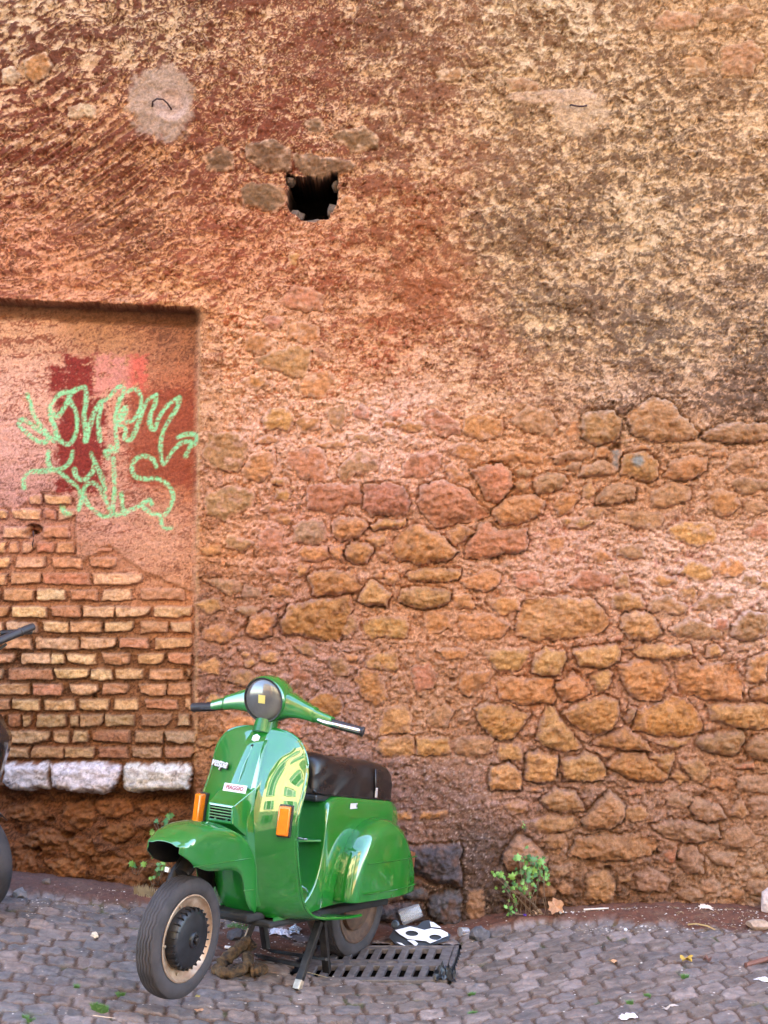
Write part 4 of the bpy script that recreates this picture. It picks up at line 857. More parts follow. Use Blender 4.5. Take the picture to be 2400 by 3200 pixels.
for a, b in ((idp / 2, rows[0][1]), (rows[0][0], rows[1][1]), (rows[1][0], -idp / 2)): m.box((0, (a + b) / 2, -.01), (iw, abs(a - b), .022))
ns = 9; pitch = (iw - .06) / ns
for r in rows:
    yc = (r[0] + r[1]) / 2; L = r[1] - r[0]; edges = [-iw / 2]
    for i in range(ns + 1):
        xc = -iw / 2 + .03 - .0 + i * pitch + (pitch * .5 if 0 else 0) - pitch * .28 * 0
        w = pitch * .52 if 0 < i < ns else pitch * .52 / 2 + .03
        c = -iw / 2 + .03 + i * pitch
        if i == 0: m.box((-iw / 2 + w / 2, yc, -.01), (w, L, .0218))
        elif i == ns: m.box((iw / 2 - w / 2, yc, -.01), (w, L, .0218))
        else: m.box((c, yc, -.01), (w, L, .0218))
m.build('slotted_plate', IRON, drain, smooth=False, xf=SHR, bevel=.0025)
for i, (kx, kw) in enumerate(((-.17, .05), (-.095, .045), (-.02, .048), (.055, .05), (.13, .05))):
    m = MB()
    for s in (-1, 1): m.box((kx, s * .009, .0025), (kw, .004, .004))
    m.box((kx + kw / 2, 0, .0025), (.004, .022, .0042))
    if i != 3: m.box((kx - kw / 2, 0, .0025), (.004, .022, .0042))
    m.build('cast_mark', IRON, drain, smooth=False, xf=SHR)
m = MB()
for s in (-1, 1):
    m.box((s * (gw / 2 + .006), 0, -.2), (.012, gd + .03, .37)); m.box((0, s * (gd / 2 + .006), -.2), (gw + .03, .012, .37))
m.box((0, 0, -.38), (gw + .03, gd + .03, .02)); m.build('sump', BLACK, drain, smooth=False, xf=SHR)

# ------------------------------------------------------------------ THE GREEN SCOOTER
PAINT = mat('green_paint', (.004, .122, .007), .5, coat=1, coatr=.03, spec=.14, col2=(.014, .132, .02), nscale=3.5, detail=10)
PAINT.node_tree.nodes['Principled BSDF'].inputs['Coat IOR'].default_value = 1.85
PAINT2 = mat('green_paint_worn', (.004, .12, .02), .5, coat=.6, coatr=.12, spec=.2, noise=.2, nscale=12)
INNER = mat('underside_black', (.012, .010, .009), .85, noise=.4, bump=.4)  # near-black tone for the undersides and the inner fender
RUB = mat('tyre_rubber', (.034, .027, .027), .78, noise=.3, nscale=14, bump=.3, bscale=200, bdist=.0008)
RIM = mat('rusty_rim', (.30, .18, .11), .45, .45, col2=(.46, .34, .24), nscale=22, bump=.3, bscale=90, bdist=.001)
RUST_SHADE = mat('rusty_shaded_steel', (.07, .04, .028), .75, .3, col2=(.13, .075, .045), nscale=26, bump=.5)
DRUM = mat('black_drum', (.014, .013, .015), .42, .2, noise=.5, nscale=25, bump=.3, bscale=120, bdist=.001)
STEEL = mat('dark_steel', (.022, .017, .015), .5, .5, noise=.5, nscale=25, bump=.4)
BARE = mat('bare_metal', (.42, .33, .24), .4, .7, noise=.3, nscale=30)
CHROME = mat('chrome', (.75, .73, .72), .12, 1)
GRIP = mat('grip_rubber', (.02, .014, .014), .55)
LEA = mat('black_leatherette', (.009, .006, .006), .34, noise=.3, nscale=30, bump=.25, bscale=420, bdist=.0006, rvar=.1)
GLS = mat('headlamp_glass', (.085, .078, .072), .16, coat=1, coatr=.05, noise=.25, nscale=7)
AMB = mat('amber_lens', (.85, .20, .004), .14, trans=.25, coat=.6, noise=.08, nscale=60, bump=.35, bscale=190, bdist=.002)
RED = mat('red_lens', (.6, .03, .015), .2, coat=1)
WHITE = mat('white_plate', (.5, .47, .46), .4, noise=.05)
REDINK = mat('red_letters', (.22, .01, .02), .5)
DARKP = mat('black_plastic', (.014, .013, .013), .45)
CHR2 = mat('worn_silver', (.62, .56, .54), .3, .6)

A_, P_, RO_ = radians(30.1), radians(7.7), radians(1.5)
fw = Vector((-sin(A_) * cos(P_), -cos(A_) * cos(P_), sin(P_))); lf = Vector((cos(A_), -sin(A_), 0)); up = fw.cross(lf)
l2 = lf * cos(RO_) - up * sin(RO_); u2 = up * cos(RO_) + lf * sin(RO_)
RM = Matrix((fw, l2, u2)).transposed()
org = Vector((-.135, -.35, .04)) - RM @ Vector((0, 0, .215))
sco = empty('motor_scooter', label='glossy green vintage motor scooter on its centre stand, dark seat, wheels with rusty rims', cat='scooter')
sco.matrix_world = Matrix.Translation(org) @ RM.to_4x4()
sax = Vector((-.42, 0, .907)).normalized(); spt = Vector((.75, 0, 1.05)); SM = Matrix.Rotation(radians(3.5), 3, sax)
def steer(p): return spt + SM @ (Vector(p) - spt)
def toworld(p): return org + RM @ Vector(p)

# legshield and floor as one pressed sheet; rows: z_centre x_centre z_edge x_edge half-width
SH = [(.955, .784, .952, .780, .012), (.9545, .785, .9505, .781, .06), (.953, .788, .946, .783, .10), (.948, .793, .936, .785, .135), (.938, .80, .92, .786, .165), (.915, .812, .892, .787, .19), (.87, .835, .855, .787, .209),
      (.82, .858, .81, .787, .2165), (.76, .882, .752, .797, .220), (.70, .902, .695, .818, .222), (.64, .914, .638, .832, .222), (.58, .918, .572, .828, .222), (.52, .914, .505, .812, .221), (.45, .904, .44, .787, .2195),
      (.38, .888, .378, .760, .217), (.32, .868, .325, .732, .216), (.275, .838, .285, .69, .216), (.25, .79, .26, .63, .216), (.24, .70, .247, .55, .215), (.236, .60, .24, .47, .213), (.233, .50, .235, .40, .210), (.231, .42, .232, .33, .207), (.230, .38, .231, .265, .204)]
SHI = crom(SH, 5)
NU = 49
def shrow(r):
    cz, cx, ez, ex, w = r; out = []
    for j in range(NU):
        u = -1 + 2 * j / (NU - 1); t = abs(u) ** 2.0
        out.append((cx + (ex - cx) * t, w * u, cz + (ez - cz) * t))
    return out
SG = [shrow(r) for r in SHI]
m = MB().grid(SG); shield = m.build('leg_shield', PAINT, sco, solid=.004, offs=1, ang=60)
zs = np.array([r[0] for r in SHI if r[0] > .26])[::-1]
def shx(y, z):
    r = [np.interp(z, zs, np.array([q[k] for q in SHI if q[0] > .26])[::-1]) for k in range(5)]
    t = min(1, abs(y / max(r[4], .02))) ** 2.0; return float(r[1] + (r[3] - r[1]) * t)
rim = [g[0] for g in SG[::-1]] + [g[-1] for g in SG]
rim = [Vector(p) for p in rim if p[2] > .262 or 1]
rr = [rim[0]]
for p in rim[1:]:
    if (p - rr[-1]).length > .012: rr.append(p)
MB().tube(rr, .0062, 8).build('rim_bead', PAINT, sco)
# steering column cover down the middle of the shield
rows = []
for i in range(60):
    z = .935 - (.935 - .30) * i / 59; ws = float(np.interp(z, [.3, .45, .58, .70, .93], [.100, .098, .088, .068, .044])); ra = float(np.interp(z, [.3, .5, .7, .9, .935], [.014, .034, .032, .022, .004])); row = []
    for j in range(17):
        s = -1 + j / 8; y = ws * s; t = 1 if abs(s) < .9 else max(0, 1 - (abs(s) - .9) / .1)
        row.append((shx(y, z) + ra * t * (1 - .12 * s * s) + .001 - .006 * (t == 0), y, z))
    rows.append(row)
MB().grid(rows).build('column_cover', PAINT, sco, ang=50)
hc = MB()
fr = [(1.013, -.058, .672), (1.013, .058, .672), (1.009, .058, .605), (1.009, -.058, .605)]
bk_ = [(.905, -.07, .735), (.905, .07, .735), (.90, .08, .535), (.90, -.08, .535)]
ins = [(1.0135, -.048, .664), (1.0135, .048, .664), (1.0105, .048, .615), (1.0105, -.048, .615)]
rec = [(.985, -.048, .664), (.985, .048, .664), (.985, .048, .615), (.985, -.048, .615)]
V = fr + bk_ + ins; Fs = [(0, 4, 5, 1), (1, 5, 6, 2), (2, 6, 7, 3), (3, 7, 4, 0)] + [(i, (i + 1) % 4, 8 + (i + 1) % 4, 8 + i) for i in range(4)]
hc.add(V, Fs); horn = hc.build('horn_cover', PAINT, sco, smooth=False, bevel=.003)
MB().add(ins + rec, [(i, (i + 1) % 4, 4 + (i + 1) % 4, 4 + i) for i in range(4)] + [(4, 5, 6, 7)]).build('grille_recess', BLACK, horn, smooth=False)
for i in range(4):
    z = .656 - i * .0105; MB().box((1.008, 0, z), (.008, .098, .0036)).build('slat', PAINT2, horn, smooth=False)
for y, z in ((-.026, .616), (.026, .616), (.0, .634)): MB().box((1.003, y, z), (.006, .010, .006)).build('clip', PAINT2, horn, smooth=False)
# plate with the maker's name, hexagonal badge, script
lab = Matrix.Rotation(radians(-14), 3, 'Y')
def surf_frame(y, z, e=.01):
    p = Vector((shx(y, z), y, z)); a = Vector((shx(y + e, z) - shx(y - e, z), 2 * e, 0)).normalized(); b = Vector((shx(y, z + e) - shx(y, z - e), 0, 2 * e)).normalized(); n = a.cross(b); 
    if n.x < 0: n = -n
    return p, a, b, n.normalized()
def text_obj(name, body, size, mt, parent, p, a, b, n, depth=.0008, shear=0, bold=0, sx=1.):
    cu = bpy.data.curves.new('txt', 'FONT'); cu.body = body; cu.size = size; cu.align_x = 'CENTER'; cu.align_y = 'CENTER'; cu.extrude = depth; cu.shear = shear; cu.offset = bold; cu.resolution_u = 3
    o = bpy.data.objects.new('txt', cu); COL.objects.link(o); dg = bpy.context.evaluated_depsgraph_get(); me = bpy.data.meshes.new_from_object(o.evaluated_get(dg)); bpy.data.objects.remove(o); bpy.data.curves.remove(cu)
    me.materials.clear(); me.materials.append(mt)
    M = Matrix((a * sx, b, n)).transposed()
    for v in me.vertices: v.co = M @ v.co + p
    return link(bpy.data.objects.new(name, me), parent)
pb = Vector((.936, 0, .727)); aa = Vector((0, 1, 0)); bb = Vector((-.30, 0, .95)).normalized(); nn = aa.cross(bb)
plate = MB().box((0, 0, 0), (.104, .031, .003), None).build('name_plate', WHITE, sco, smooth=False, bevel=.0012, xf=lambda p: pb + aa * p.x + bb * p.y + nn * p.z)
text_obj('lettering', 'PIAGGIO', .0215, REDINK, plate, pb + nn * .0022, aa, bb, nn, .0003, 0, .0006, .93)
ph = Vector((shx(0, .905) + .014, 0, .912)); _, a2, b2, n2 = surf_frame(0, .905)
hexm = MB(); hexm.lathe([(0, .0001), (.003, .0001), (.0042, .0155), (.002, .0185), (0, .0185)][::-1], ph, n2, n=6, a0=.55); badge = hexm.build('hexagon_badge', CHR2, sco, smooth=False)
MB().lathe([(.0046, .0001), (.0046, .0115)], ph, n2, n=6, a0=.55).build('badge_face', WHITE, badge, smooth=False)
MB().tube([(shx(0, .86) + .016, 0, .882), (shx(0, .86) + .02, 0, .865), (shx(0, .76) + .022, 0, .80), (shx(0, .74) + .028, 0, .75)], .0022, 6).build('beading', PAINT, sco)
MB().tube([(shx(0, .87) + .012, 0, .886), (shx(0, .87) + .019, 0, .884)], .005, 8).build('screw', DARKP, sco)
p0, a0, b0, n0 = surf_frame(-.142, .80)
a0 = (a0 - b0 * .02).normalized(); b0 = n0.cross(a0)
scr = text_obj('script_badge', 'vespa', .046, WHITE, sco, p0 + n0 * .013, a0, b0, n0, .0016, .22, .0010, 1.2)
text_obj('badge_shadow_edge', 'vespa', .046, DARKP, scr, p0 + n0 * .0095 - b0 * .0022 + a0 * .0022, a0, b0, n0, .001, .22, .0016, 1.2)
# turn indicators
for s in (-1, 1):
    p, a, b, n = surf_frame(s * .186, .628); a = (a * 1.0 + Vector((-s * .25, 0, 0)) * 0).normalized(); n = (n + Vector((.5, 0, 0))).normalized(); a = b.cross(n).normalized()
    ind = MB().box((0, 0, .008), (.052, .118, .018)).build('turn_indicator', DARKP, sco, smooth=False, bevel=.003, xf=lambda q: p + a * q.x + b * q.y + n * q.z)
    MB().box((-s * .002, 0, .028), (.046, .112, .026), taper=.93).build('lens', AMB, ind, bevel=.006, seg=3, xf=lambda q: p + a * q.x + b * q.y + n * q.z)
# rear body: profile points on top, matching points at the bottom, half width
BD = [(.80, .262, .80, .245, .135), (.72, .268, .72, .245, .14), (.65, .283, .66, .245, .142), (.59, .315, .61, .245, .143), (.545, .365, .57, .25, .143), (.515, .43, .54, .255, .142), (.50, .50, .51, .26, .14), (.492, .57, .49, .26, .138), (.485, .63, .47, .262, .136), (.465, .675, .45, .265, .133),
      (.40, .698, .39, .268, .132), (.28, .698, .28, .27, .132), (.12, .688, .13, .272, .132), (-.03, .672, -.02, .275, .128), (-.11, .648, -.08, .278, .112), (-.17, .61, -.13, .28, .092), (-.205, .55, -.16, .28, .075), (-.225, .47, -.18, .28, .06), (-.23, .38, -.19, .28, .05), (-.22, .31, -.19, .28, .04)]
rows = []
for tx, tz, bx_, bz_, w in crom(BD, 5):
    row = []
    K = [(0, 0), (.5, 0), (.75, .0), (.88, .012), (.96, .05), (1., .14), (1., .35), (1., .6), (1., .85), (.96, 1.)]
    half = []
    for ky, kd in K: half.append((tx + (bx_ - tx) * kd, w * ky, tz + (bz_ - tz) * kd))
    half = crom(half, 4); row = [(a, -b, c) for a, b, c in half[::-1][:-1]] + [tuple(q) for q in half]
    rows.append(row)
MB().grid(rows).build('rear_body', PAINT, sco, ang=60)
MB().box((.33, 0, .235), (.9, .22, .03)).build('underbody', INNER, sco, smooth=False, bevel=.01)
MB().box((.66, 0, .238), (.36, .30, .022)).build('underfloor', INNER, sco, smooth=False, bevel=.01)
MB().box((.85, 0, .262), (.13, .19, .03)).build('front_beam', INNER, sco, smooth=False, bevel=.01)
# floor surface rises from a shallow channel: ribs
# side cowls: height profile along x
def cowl(s):
    n1, n2 = 44, 26; xs_ = np.linspace(0, 1, n1); rows = []
    top = crom([(.372, .285), (.372, .32), (.362, .40), (.33, .485), (.275, .548), (.19, .592), (.09, .604), (-.005, .578), (-.078, .53), (-.14, .462), (-.185, .39), (-.205, .33), (-.207, .285)], 4)
    bc = (.075, .285)
    for k in range(n2):                        # from the joint line (k=0) outwards to the flat face
        t = k / (n2 - 1); f = 1 - .0 * t
        ang = t * pi / 2; sc_ = 1 - .36 * (1 - cos(ang)) if t < 1 else .64; yy = .125 + .092 * sin(ang) ** .8
        sc2 = 1 - .40 * (1 - cos(ang)) ** 1.15
        rows.append([(bc[0] + (x - bc[0]) * (1 - .22 * (1 - cos(ang)) ** 1.2 if x > bc[0] else 1 - .10 * (1 - cos(ang)) ** 1.2), s * (yy - (.03 * max(0, (bc[0] - x) / .3) ** 1.6)), bc[1] + (z - bc[1]) * (1 - .20 * (1 - cos(ang)) ** 1.2)) for x, z in top])
    # outer face closes to the middle
    last = rows[-1]
    for t in (.06, .14, .25, .4, .6, .8, .92, .995):
        rows.append([(.06 + (p[0] - .06) * (1 - t), s * (abs(p[1]) + (.223 - abs(p[1])) * (1 - (1 - t) ** 2)), .285 + (p[2] - .285) * (1 - t)) for p in last])
    o = MB().grid(rows).build('side_cowl', PAINT, sco, solid=.003, offs=-1, ang=50)
    # pressed line and lower strip
    ln = [(x, s * (.2265 - .03 * max(0, (.075 - x) / .3) ** 1.6 - .006 * abs(x - .06)), .437 - .0 * x) for x in np.linspace(.285, -.162, 16)]
    MB().tube(ln, [.0012] + [.0028] * 14 + [.0012], 6).build('pressed_line', PAINT, o)
    ln = [(x, s * (.2275 - .03 * max(0, (.075 - x) / .3) ** 1.6 - .006 * abs(x - .06)), .318) for x in np.linspace(.30, -.175, 16)]
    MB().tube(ln, [.0012] + [.003] * 14 + [.0012], 6).build('pressed_line', PAINT, o)
    return o
cowl(1); cowl(-1)
# fender with the fork
FT = crom([(1.356, .560, .066, .527), (1.340, .572, .080, .516), (1.315, .585, .086, .503), (1.28, .600, .090, .482), (1.21, .616, .094, .462), (1.13, .617, .098, .456), (1.05, .603, .101, .452), (.985, .578, .103, .425), (.94, .545, .104, .34), (.905, .50, .105, .300), (.88, .45, .104, .288), (.862, .40, .102, .280), (.85, .36, .10, .278)], 6)
rows = []
for i, (x, z, w, zb) in enumerate(FT):
    t = i / (len(FT) - 1); zb = min(zb, z - .02)
    half = []
    for j in range(9): a = j / 8 * pi / 2; half.append((x - .006 * (1 - cos(a)), w * (j / 8) ** .92 if j < 7 else w * (j / 8) ** .92, z - .030 * (j / 8) ** 3.2 * 1.2))
    half = [(x, 0, z), (x, w * .45, z - .003), (x, w * .75, z - .010), (x, w * .92, z - .017 * min(1, (z - zb) / .06)), (x, w * .99, z - .034 * min(1, (z - zb) / .09)), (x - .0, w * 1.0, z - .07 * min(1, (z - zb) / .14)), (x, w, (z + zb) / 2 - .012), (x, w * .995, zb)]
    half = crom(half, 3); rows.append([(a, -b, c) for a, b, c in half[::-1][:-1]] + [tuple(q) for q in half])
fen = MB().grid(rows[::-1]).build('front_fender', PAINT, sco, solid=.003, offs=-1, inner=INNER, xf=steer, ang=50)
for s in (-1, 1):
    MB().tube([(x, s * (float(np.interp(x, FT[::-1, 0], FT[::-1, 2])) + .001), .482 + (1.25 - x) * .02) for x in np.linspace(1.29, .935, 14)], .0022, 6).build('pressed_line', PAINT, fen, xf=steer)
    MB().tube([(x, s * (float(np.interp(x, FT[::-1, 0], FT[::-1, 2])) + .001), zb_) for x, zb_ in ((.965, .372), (.93, .371), (.895, .37))], .002, 6).build('pressed_line', PAINT, fen, xf=steer)
MB().tube([(1.19, -.075, .215), (1.20, -.078, .30), (1.155, -.072, .42), (1.08, -.05, .52)], [.018, .02, .024, .02], 12).build('fork_link', STEEL, sco, xf=steer)
MB().tube([(1.19, -.02, .43), (1.07, -.01, .56)], .03, 12).build('damper', STEEL, sco, xf=steer)
MB().tube([(1.19, -.06, .215), (1.19, .0, .215)], .03, 16).build('axle', STEEL, sco, xf=steer)
MB().box((1.24, -.05, .445), (.012, .02, .02)).build('bracket', CHR2, sco, xf=steer, bevel=.003)

def wheel(c, xf, mirror=1, front=True):
    c = Vector(c); NT = 260
    def pt(r, y, k, n): a = 2 * pi * k / n; return (c.x + r * sin(a), c.y + y, c.z + r * cos(a))
    sec = [(.152, .032), (.158, .037), (.168, .0415), (.182, .043), (.195, .0405), (.203, .036)]
    tread = [(.2065 + .0075 * (1 - (y / .036) ** 2) ** .8, y) for y in np.linspace(.034, -.034, 33)]
    prof = sec + tread + [(r, -y) for r, y in sec[::-1]]
    rows = []
    for k in range(NT):
        row = []; ph_ = (k % 10) / 10.; tri = abs(ph_ - .5) * 4 - 1
        for r, y in prof:
            if abs(y) <= .0345 and r > .2:
                g = min(abs(y - (yk + .0024 * tri)) for yk in (-.025, -.0125, 0, .0125, .025))
                if g < .0016: r = r - .0035
            row.append(pt(r, y, k, NT))
        rows.append(row)
    w = bpy.data.objects.new('front_wheel' if front else 'rear_wheel', None); link(w, sco)
    MB().grid(rows, cu=True).build('tyre', RUB, w, xf=xf, ang=80)
    P = [(.152, .033), (.1535, .037), (.149, .0385), (.146, .034), (.140, .026), (.133, .0235), (.124, .0225), (.116, .019), (.108, .016), (.104, .012), (.060, .010), (.0, .010)]
    for s in (1, -1):
        MB().grid([[pt(max(r, .001), s * y, k, 72) for k in range(72)] for r, y in P], cv=True).build('rim', RIM if front else RUST_SHADE, w, xf=xf, ang=50)  # rear rim: darker rust colour, with the shade there painted in
        if front or s < 0:
            for k in range(5): 
                q = Vector(pt(.124, s * .024, k * 14.4 + 5, 72)); MB().lathe([(-.004, .006), (.005, .006), (.006, .0001)], q, (0, s, 0), 6).build('nut', BARE, w, xf=xf, smooth=False)
    if front:
        D = [(.108, .012), (.107, .030), (.1055, .044), (.100, .052), (.088, .056), (.060, .060), (.030, .063), (.0285, .069), (.026, .071), (.018, .0715), (.017, .067), (.001, .067)]
        NF = 26; rows = []
        for r, y in D:
            rows.append([pt(r, y, k, NF * 6) for k in range(NF * 6)])
        MB().grid(rows, cv=True).build('brake_drum', DRUM, w, xf=xf, ang=40)
        fb = MB()
        for k in range(NF):
            a = 2 * pi * k / NF; R = Matrix.Rotation(a, 3, 'Y'); fb.box(c + R @ Vector((0, .0415, .1035)), (.0045, .028, .013), R)
        fb.build('cooling_fins', DRUM, w, xf=xf, smooth=False, bevel=.001)
        MB().lathe([(.0, .012), (.078, .012), (.0805, .009), (.081, .0001)], c, (0, 1, 0), 6).build('axle_nut', STEEL, w, xf=xf, smooth=False)
    return w
wheel((1.19, 0, .215), steer); wheel((0, 0, .215), lambda p: p, front=False)
MB().lathe([(0, .105), (.03, .10), (.05, .07), (.055, .001)], (0, .0, .215), (0, 1, 0), 32).build('rear_hub', RUST_SHADE, sco)
MB().box((.12, -.02, .24), (.22, .10, .11)).build('engine_case', STEEL, sco, bevel=.02)
MB().tube([(.25, -.06, .20), (.12, -.08, .13), (-.05, -.10, .14), (-.2, -.10, .17)], [.02, .045, .05, .025], 16).build('exhaust', RUST_SHADE, sco)
MB().box((.02, .055, .262), (.055, .012, .075), taper=1.5).build('bracket', PAINT2, sco, bevel=.004)

# headset
hs = []
c0 = Vector((.80, 0, 1.06)); fx = Vector((.985, 0, -.17)).normalized()
prof = [(.012, .0835), (.014, .0865), (.008, .0895), (-.004, .0905), (-.03, .0895), (-.06, .083), (-.09, .072), (-.12, .056), (-.14, .036), (-.148, .012), (-.149, .0001)]
head = MB().lathe(prof, c0, fx, 56).build('headset', PAINT, sco, xf=steer, ang=50)
MB().lathe([(.004, .0835), (.012, .081), (.020, .07), (.0275, .05), (.031, .025), (.032, .0001)][::-1], c0, fx, 56).build('headlamp_glass', GLS, head, xf=steer, ang=60)
GLINT = mat('yellow_window_glint', (.50, .40, .10), .4)  # yellow plate on the lamp glass, stands for a window's reflection
MB().box(c0 + fx * .0318 + Vector((0, .004, .006)), (.003, .030, .032), Matrix.Rotation(radians(10), 3, 'Y')).build('window_glint', GLINT, head, smooth=False, xf=steer, bevel=.001)
MB().lathe([(.010, .080), (.0165, .0815), (.017, .085), (.010, .0865)], c0, fx, 56).build('headlamp_ring', DARKP, head, xf=steer)
for s in (-1, 1):
    rows = []
    for y, x, z, hx, hz in crom([(.03, .745, 1.04, .062, .062), (.085, .752, 1.048, .048, .050), (.13, .757, 1.042, .036, .039), (.17, .757, 1.033, .030, .032), (.200, .754, 1.025, .027, .029), (.203, .754, 1.024, .022, .024), (.235, .748, 1.015, .020, .0225), (.27, .740, 1.006, .0185, .021)], 4):
        rows.append([(x + hx * math.copysign(abs(cos(a)) ** .62, cos(a)), s * y, z + hz * math.copysign(abs(sin(a)) ** .62, sin(a))) for a in np.linspace(0, 2 * pi, 32, endpoint=False)])
    arm = MB().grid(rows, cv=True); n_ = len(rows); arm.f.append(tuple(range((n_ - 1) * 32, n_ * 32))); arm.build('handlebar_arm', PAINT, head, xf=steer, ang=35)
    gp = [Vector((.738, s * .262, 1.003)), Vector((.70, s * .385, .985))]; rows = []
    pts = [gp[0].lerp(gp[1], t) for t in np.linspace(0, 1, 30)]
    MB().tube(pts, [.0165 + (.0016 if i % 2 else 0) for i in range(28)] + [.0195, .019], 20).build('grip', GRIP, sco, xf=steer)
    lv = [Vector((.762, s * .215, 1.012)), Vector((.775, s * .25, 1.006)), Vector((.765, s * .32, .998)), Vector((.745, s * .385, .99)), Vector((.744, s * .392, .989))]
    if s > 0: MB().tube(lv, [.007, .0085, .009, .0095, .006], 12).build('clutch_lever', CHROME, sco, xf=steer)
    else: MB().tube([v + Vector((-.02, 0, -.012)) for v in lv[:3]], [.006, .006, .005], 10).build('brake_lever', STEEL, sco, xf=steer)
MB().tube([(.752, 0, 1.02), (.765, 0, .985), (.78, 0, .93)], [.05, .044, .046], 32).build('steering_neck', PAINT2, sco, xf=steer)
# seat
rows = []
ST = crom([(.553, .775, .760, .052), (.556, .812, .730, .085), (.54, .848, .712, .100), (.50, .862, .705, .106), (.455, .860, .700, .110), (.40, .845, .695, .113), (.32, .835, .688, .118), (.24, .836, .682, .120), (.16, .834, .676, .121), (.08, .828, .672, .121), (.01, .818, .666, .119), (-.045, .80, .662, .112), (-.075, .772, .662, .098), (-.082, .73, .664, .09)], 5)
for x, zt_, zb_, w in ST:
    half = [(0, zt_), (w * .45, zt_ - .001), (w * .75, zt_ - .008), (w * .92, zt_ - .026), (w * 1.0, zt_ - .06 * min(1, (zt_ - zb_) / .14)), (w * 1.015, (zt_ + zb_) / 2), (w * 1.02, zb_ + .02), (w * 1.01, zb_)]
    half = crom(half, 5); r_ = []
    for y, z in half:
        k = max(0, min(1, (zt_ - z) / .16)); f = .004 * float(perlin(np.array(x * 16 + z * 30.), np.array(z * 9.))) * (k + .15) + .0045 * math.exp(-((x - .285 + (z - .78) * 1.5) / .016) ** 2) * k + .005 * math.exp(-((x - .19 + (z - .78) * .8) / .02) ** 2) * k
        r_.append((x, y + f, z))
    rows.append([(a, -b, c) for a, b, c in r_[::-1][:-1]] + r_)
seat = MB().grid(rows).build('seat', LEA, sco, ang=70)
MB().box((.235, 0, .69), (.60, .21, .03)).build('seat_base', DARKP, seat, smooth=False, bevel=.01)
MB().box((.50, .02, .735), (.03, .13, .07)).build('torn_front', mat('bare_seat_frame', (.05, .035, .03), .8, col2=(.22, .16, .13), nscale=45), seat, smooth=False, bevel=.01)
rr = [(x, w * 1.025, zb_ + .004) for x, zt_, zb_, w in ST[8:-4]]
MB().tube(rr, .004, 8).build('seat_piping', LEA, seat)
MB().add([(.112, .1255, .80), (.128, .1255, .80), (.122, .1285, .73), (.108, .1285, .73), (.114, .129, .70), (.103, .129, .70)], [(0, 1, 2, 3), (3, 2, 4, 5)]).build('strap', LEA, seat, solid=.003, offs=1)
MB().box((.109, .131, .703), (.016, .006, .040)).build('buckle', CHR2, seat, smooth=False, bevel=.002)
# stickers, tail lamp, small fittings
MB().box((.285, .1335, .655), (.056, .0015, .022)).build('paper_sticker', WHITE, sco, smooth=False)
MB().box((.262, .1346, .655), (.007, .0008, .012)).build('sticker_mark', DARKP, sco, smooth=False)
tl = MB().box((-.228, 0, .565), (.045, .10, .06)).build('tail_lamp', RED, sco, bevel=.012, seg=3)
MB().box((-.205, 0, .565), (.01, .106, .066)).build('lamp_base', DARKP, tl, bevel=.004)
for s in (-1, 1):
    r_ = MB().box((-.262, s * .115, .40), (.05, .03, .075)).build('rear_indicator', mat('brown_lens', (.16, .05, .02), .3), sco, bevel=.006)
MB().add([(.535, .02, .528), (.50, .125, .531), (.475, .11, .522), (.50, .0, .52), (.60, .035, .522), (.545, .0, .515)], [(0, 1, 2, 3), (0, 4, 1), (3, 5, 4, 0)]).build('kick_start_flap', PAINT2, sco, solid=.008, bevel=.001)
MB().box((.535, .05, .531), (.02, .075, .004), Matrix.Rotation(radians(-16), 3, 'Z')).build('chrome_strip', CHROME, sco, bevel=.001)
MB().tube([(.76, .0, .27), (.68, .0, .29)], .004, 6).build('floor_rib', PAINT, sco)
# centre stand, its feet on the street
stand = bpy.data.objects.new('centre_stand', None); link(stand, sco)
Wi = sco.matrix_world.inverted() if False else (Matrix.Translation(org) @ RM.to_4x4()).inverted()
def wl(x, y, z): return Wi @ Vector((x, y, z))
def pxl(px, py, d): return wl((px - 1200) / F * d, d - 6.6, 1.7 - (py - 1600) / F * d)
def gfoot(px, py):
    x, y, z = gpt(px, py); return wl(x, y, ground_z(x, y) + .004)
def leg(name, a, b, w, mt):
    a, b = Vector(a), Vector(b); t = (b - a).normalized(); R = t.to_track_quat('Z', 'Y').to_matrix(); return MB().box((a + b) / 2, (w, w * .7, (b - a).length), R).build(name, mt, stand, smooth=False, bevel=.002)
n1 = pxl(998, 2880, 5.78); f1 = gfoot(927, 3092); f2 = gfoot(1022, 3050); n2 = pxl(806, 2845, 6.06); f3 = pxl(748, 2990, 6.02); f4 = gfoot(832, 2968)
leg('leg', n1, f1, .030, STEEL); leg('leg', n1 + Vector((-.02, 0, 0)), f2, .030, STEEL); leg('leg', n2, f3, .030, STEEL); leg('leg', n2 + Vector((-.02, 0, 0)), f4, .032, STEEL)
leg('cross_bar', pxl(795, 2985, 6.02), pxl(945, 3018, 5.72), .022, STEEL); leg('cross_bar', pxl(830, 2968, 6.1), pxl(1022, 2998, 5.82), .018, STEEL)
leg('foot_cap', f1 + (n1 - f1) * .0, f1 + (n1 - f1) * .14, .031, BARE)
leg('bright_side', f3 + (n2 - f3) * .05 + Vector((.012, -.004, 0)), f3 + (n2 - f3) * .62 + Vector((.012, -.004, 0)), .009, BARE)
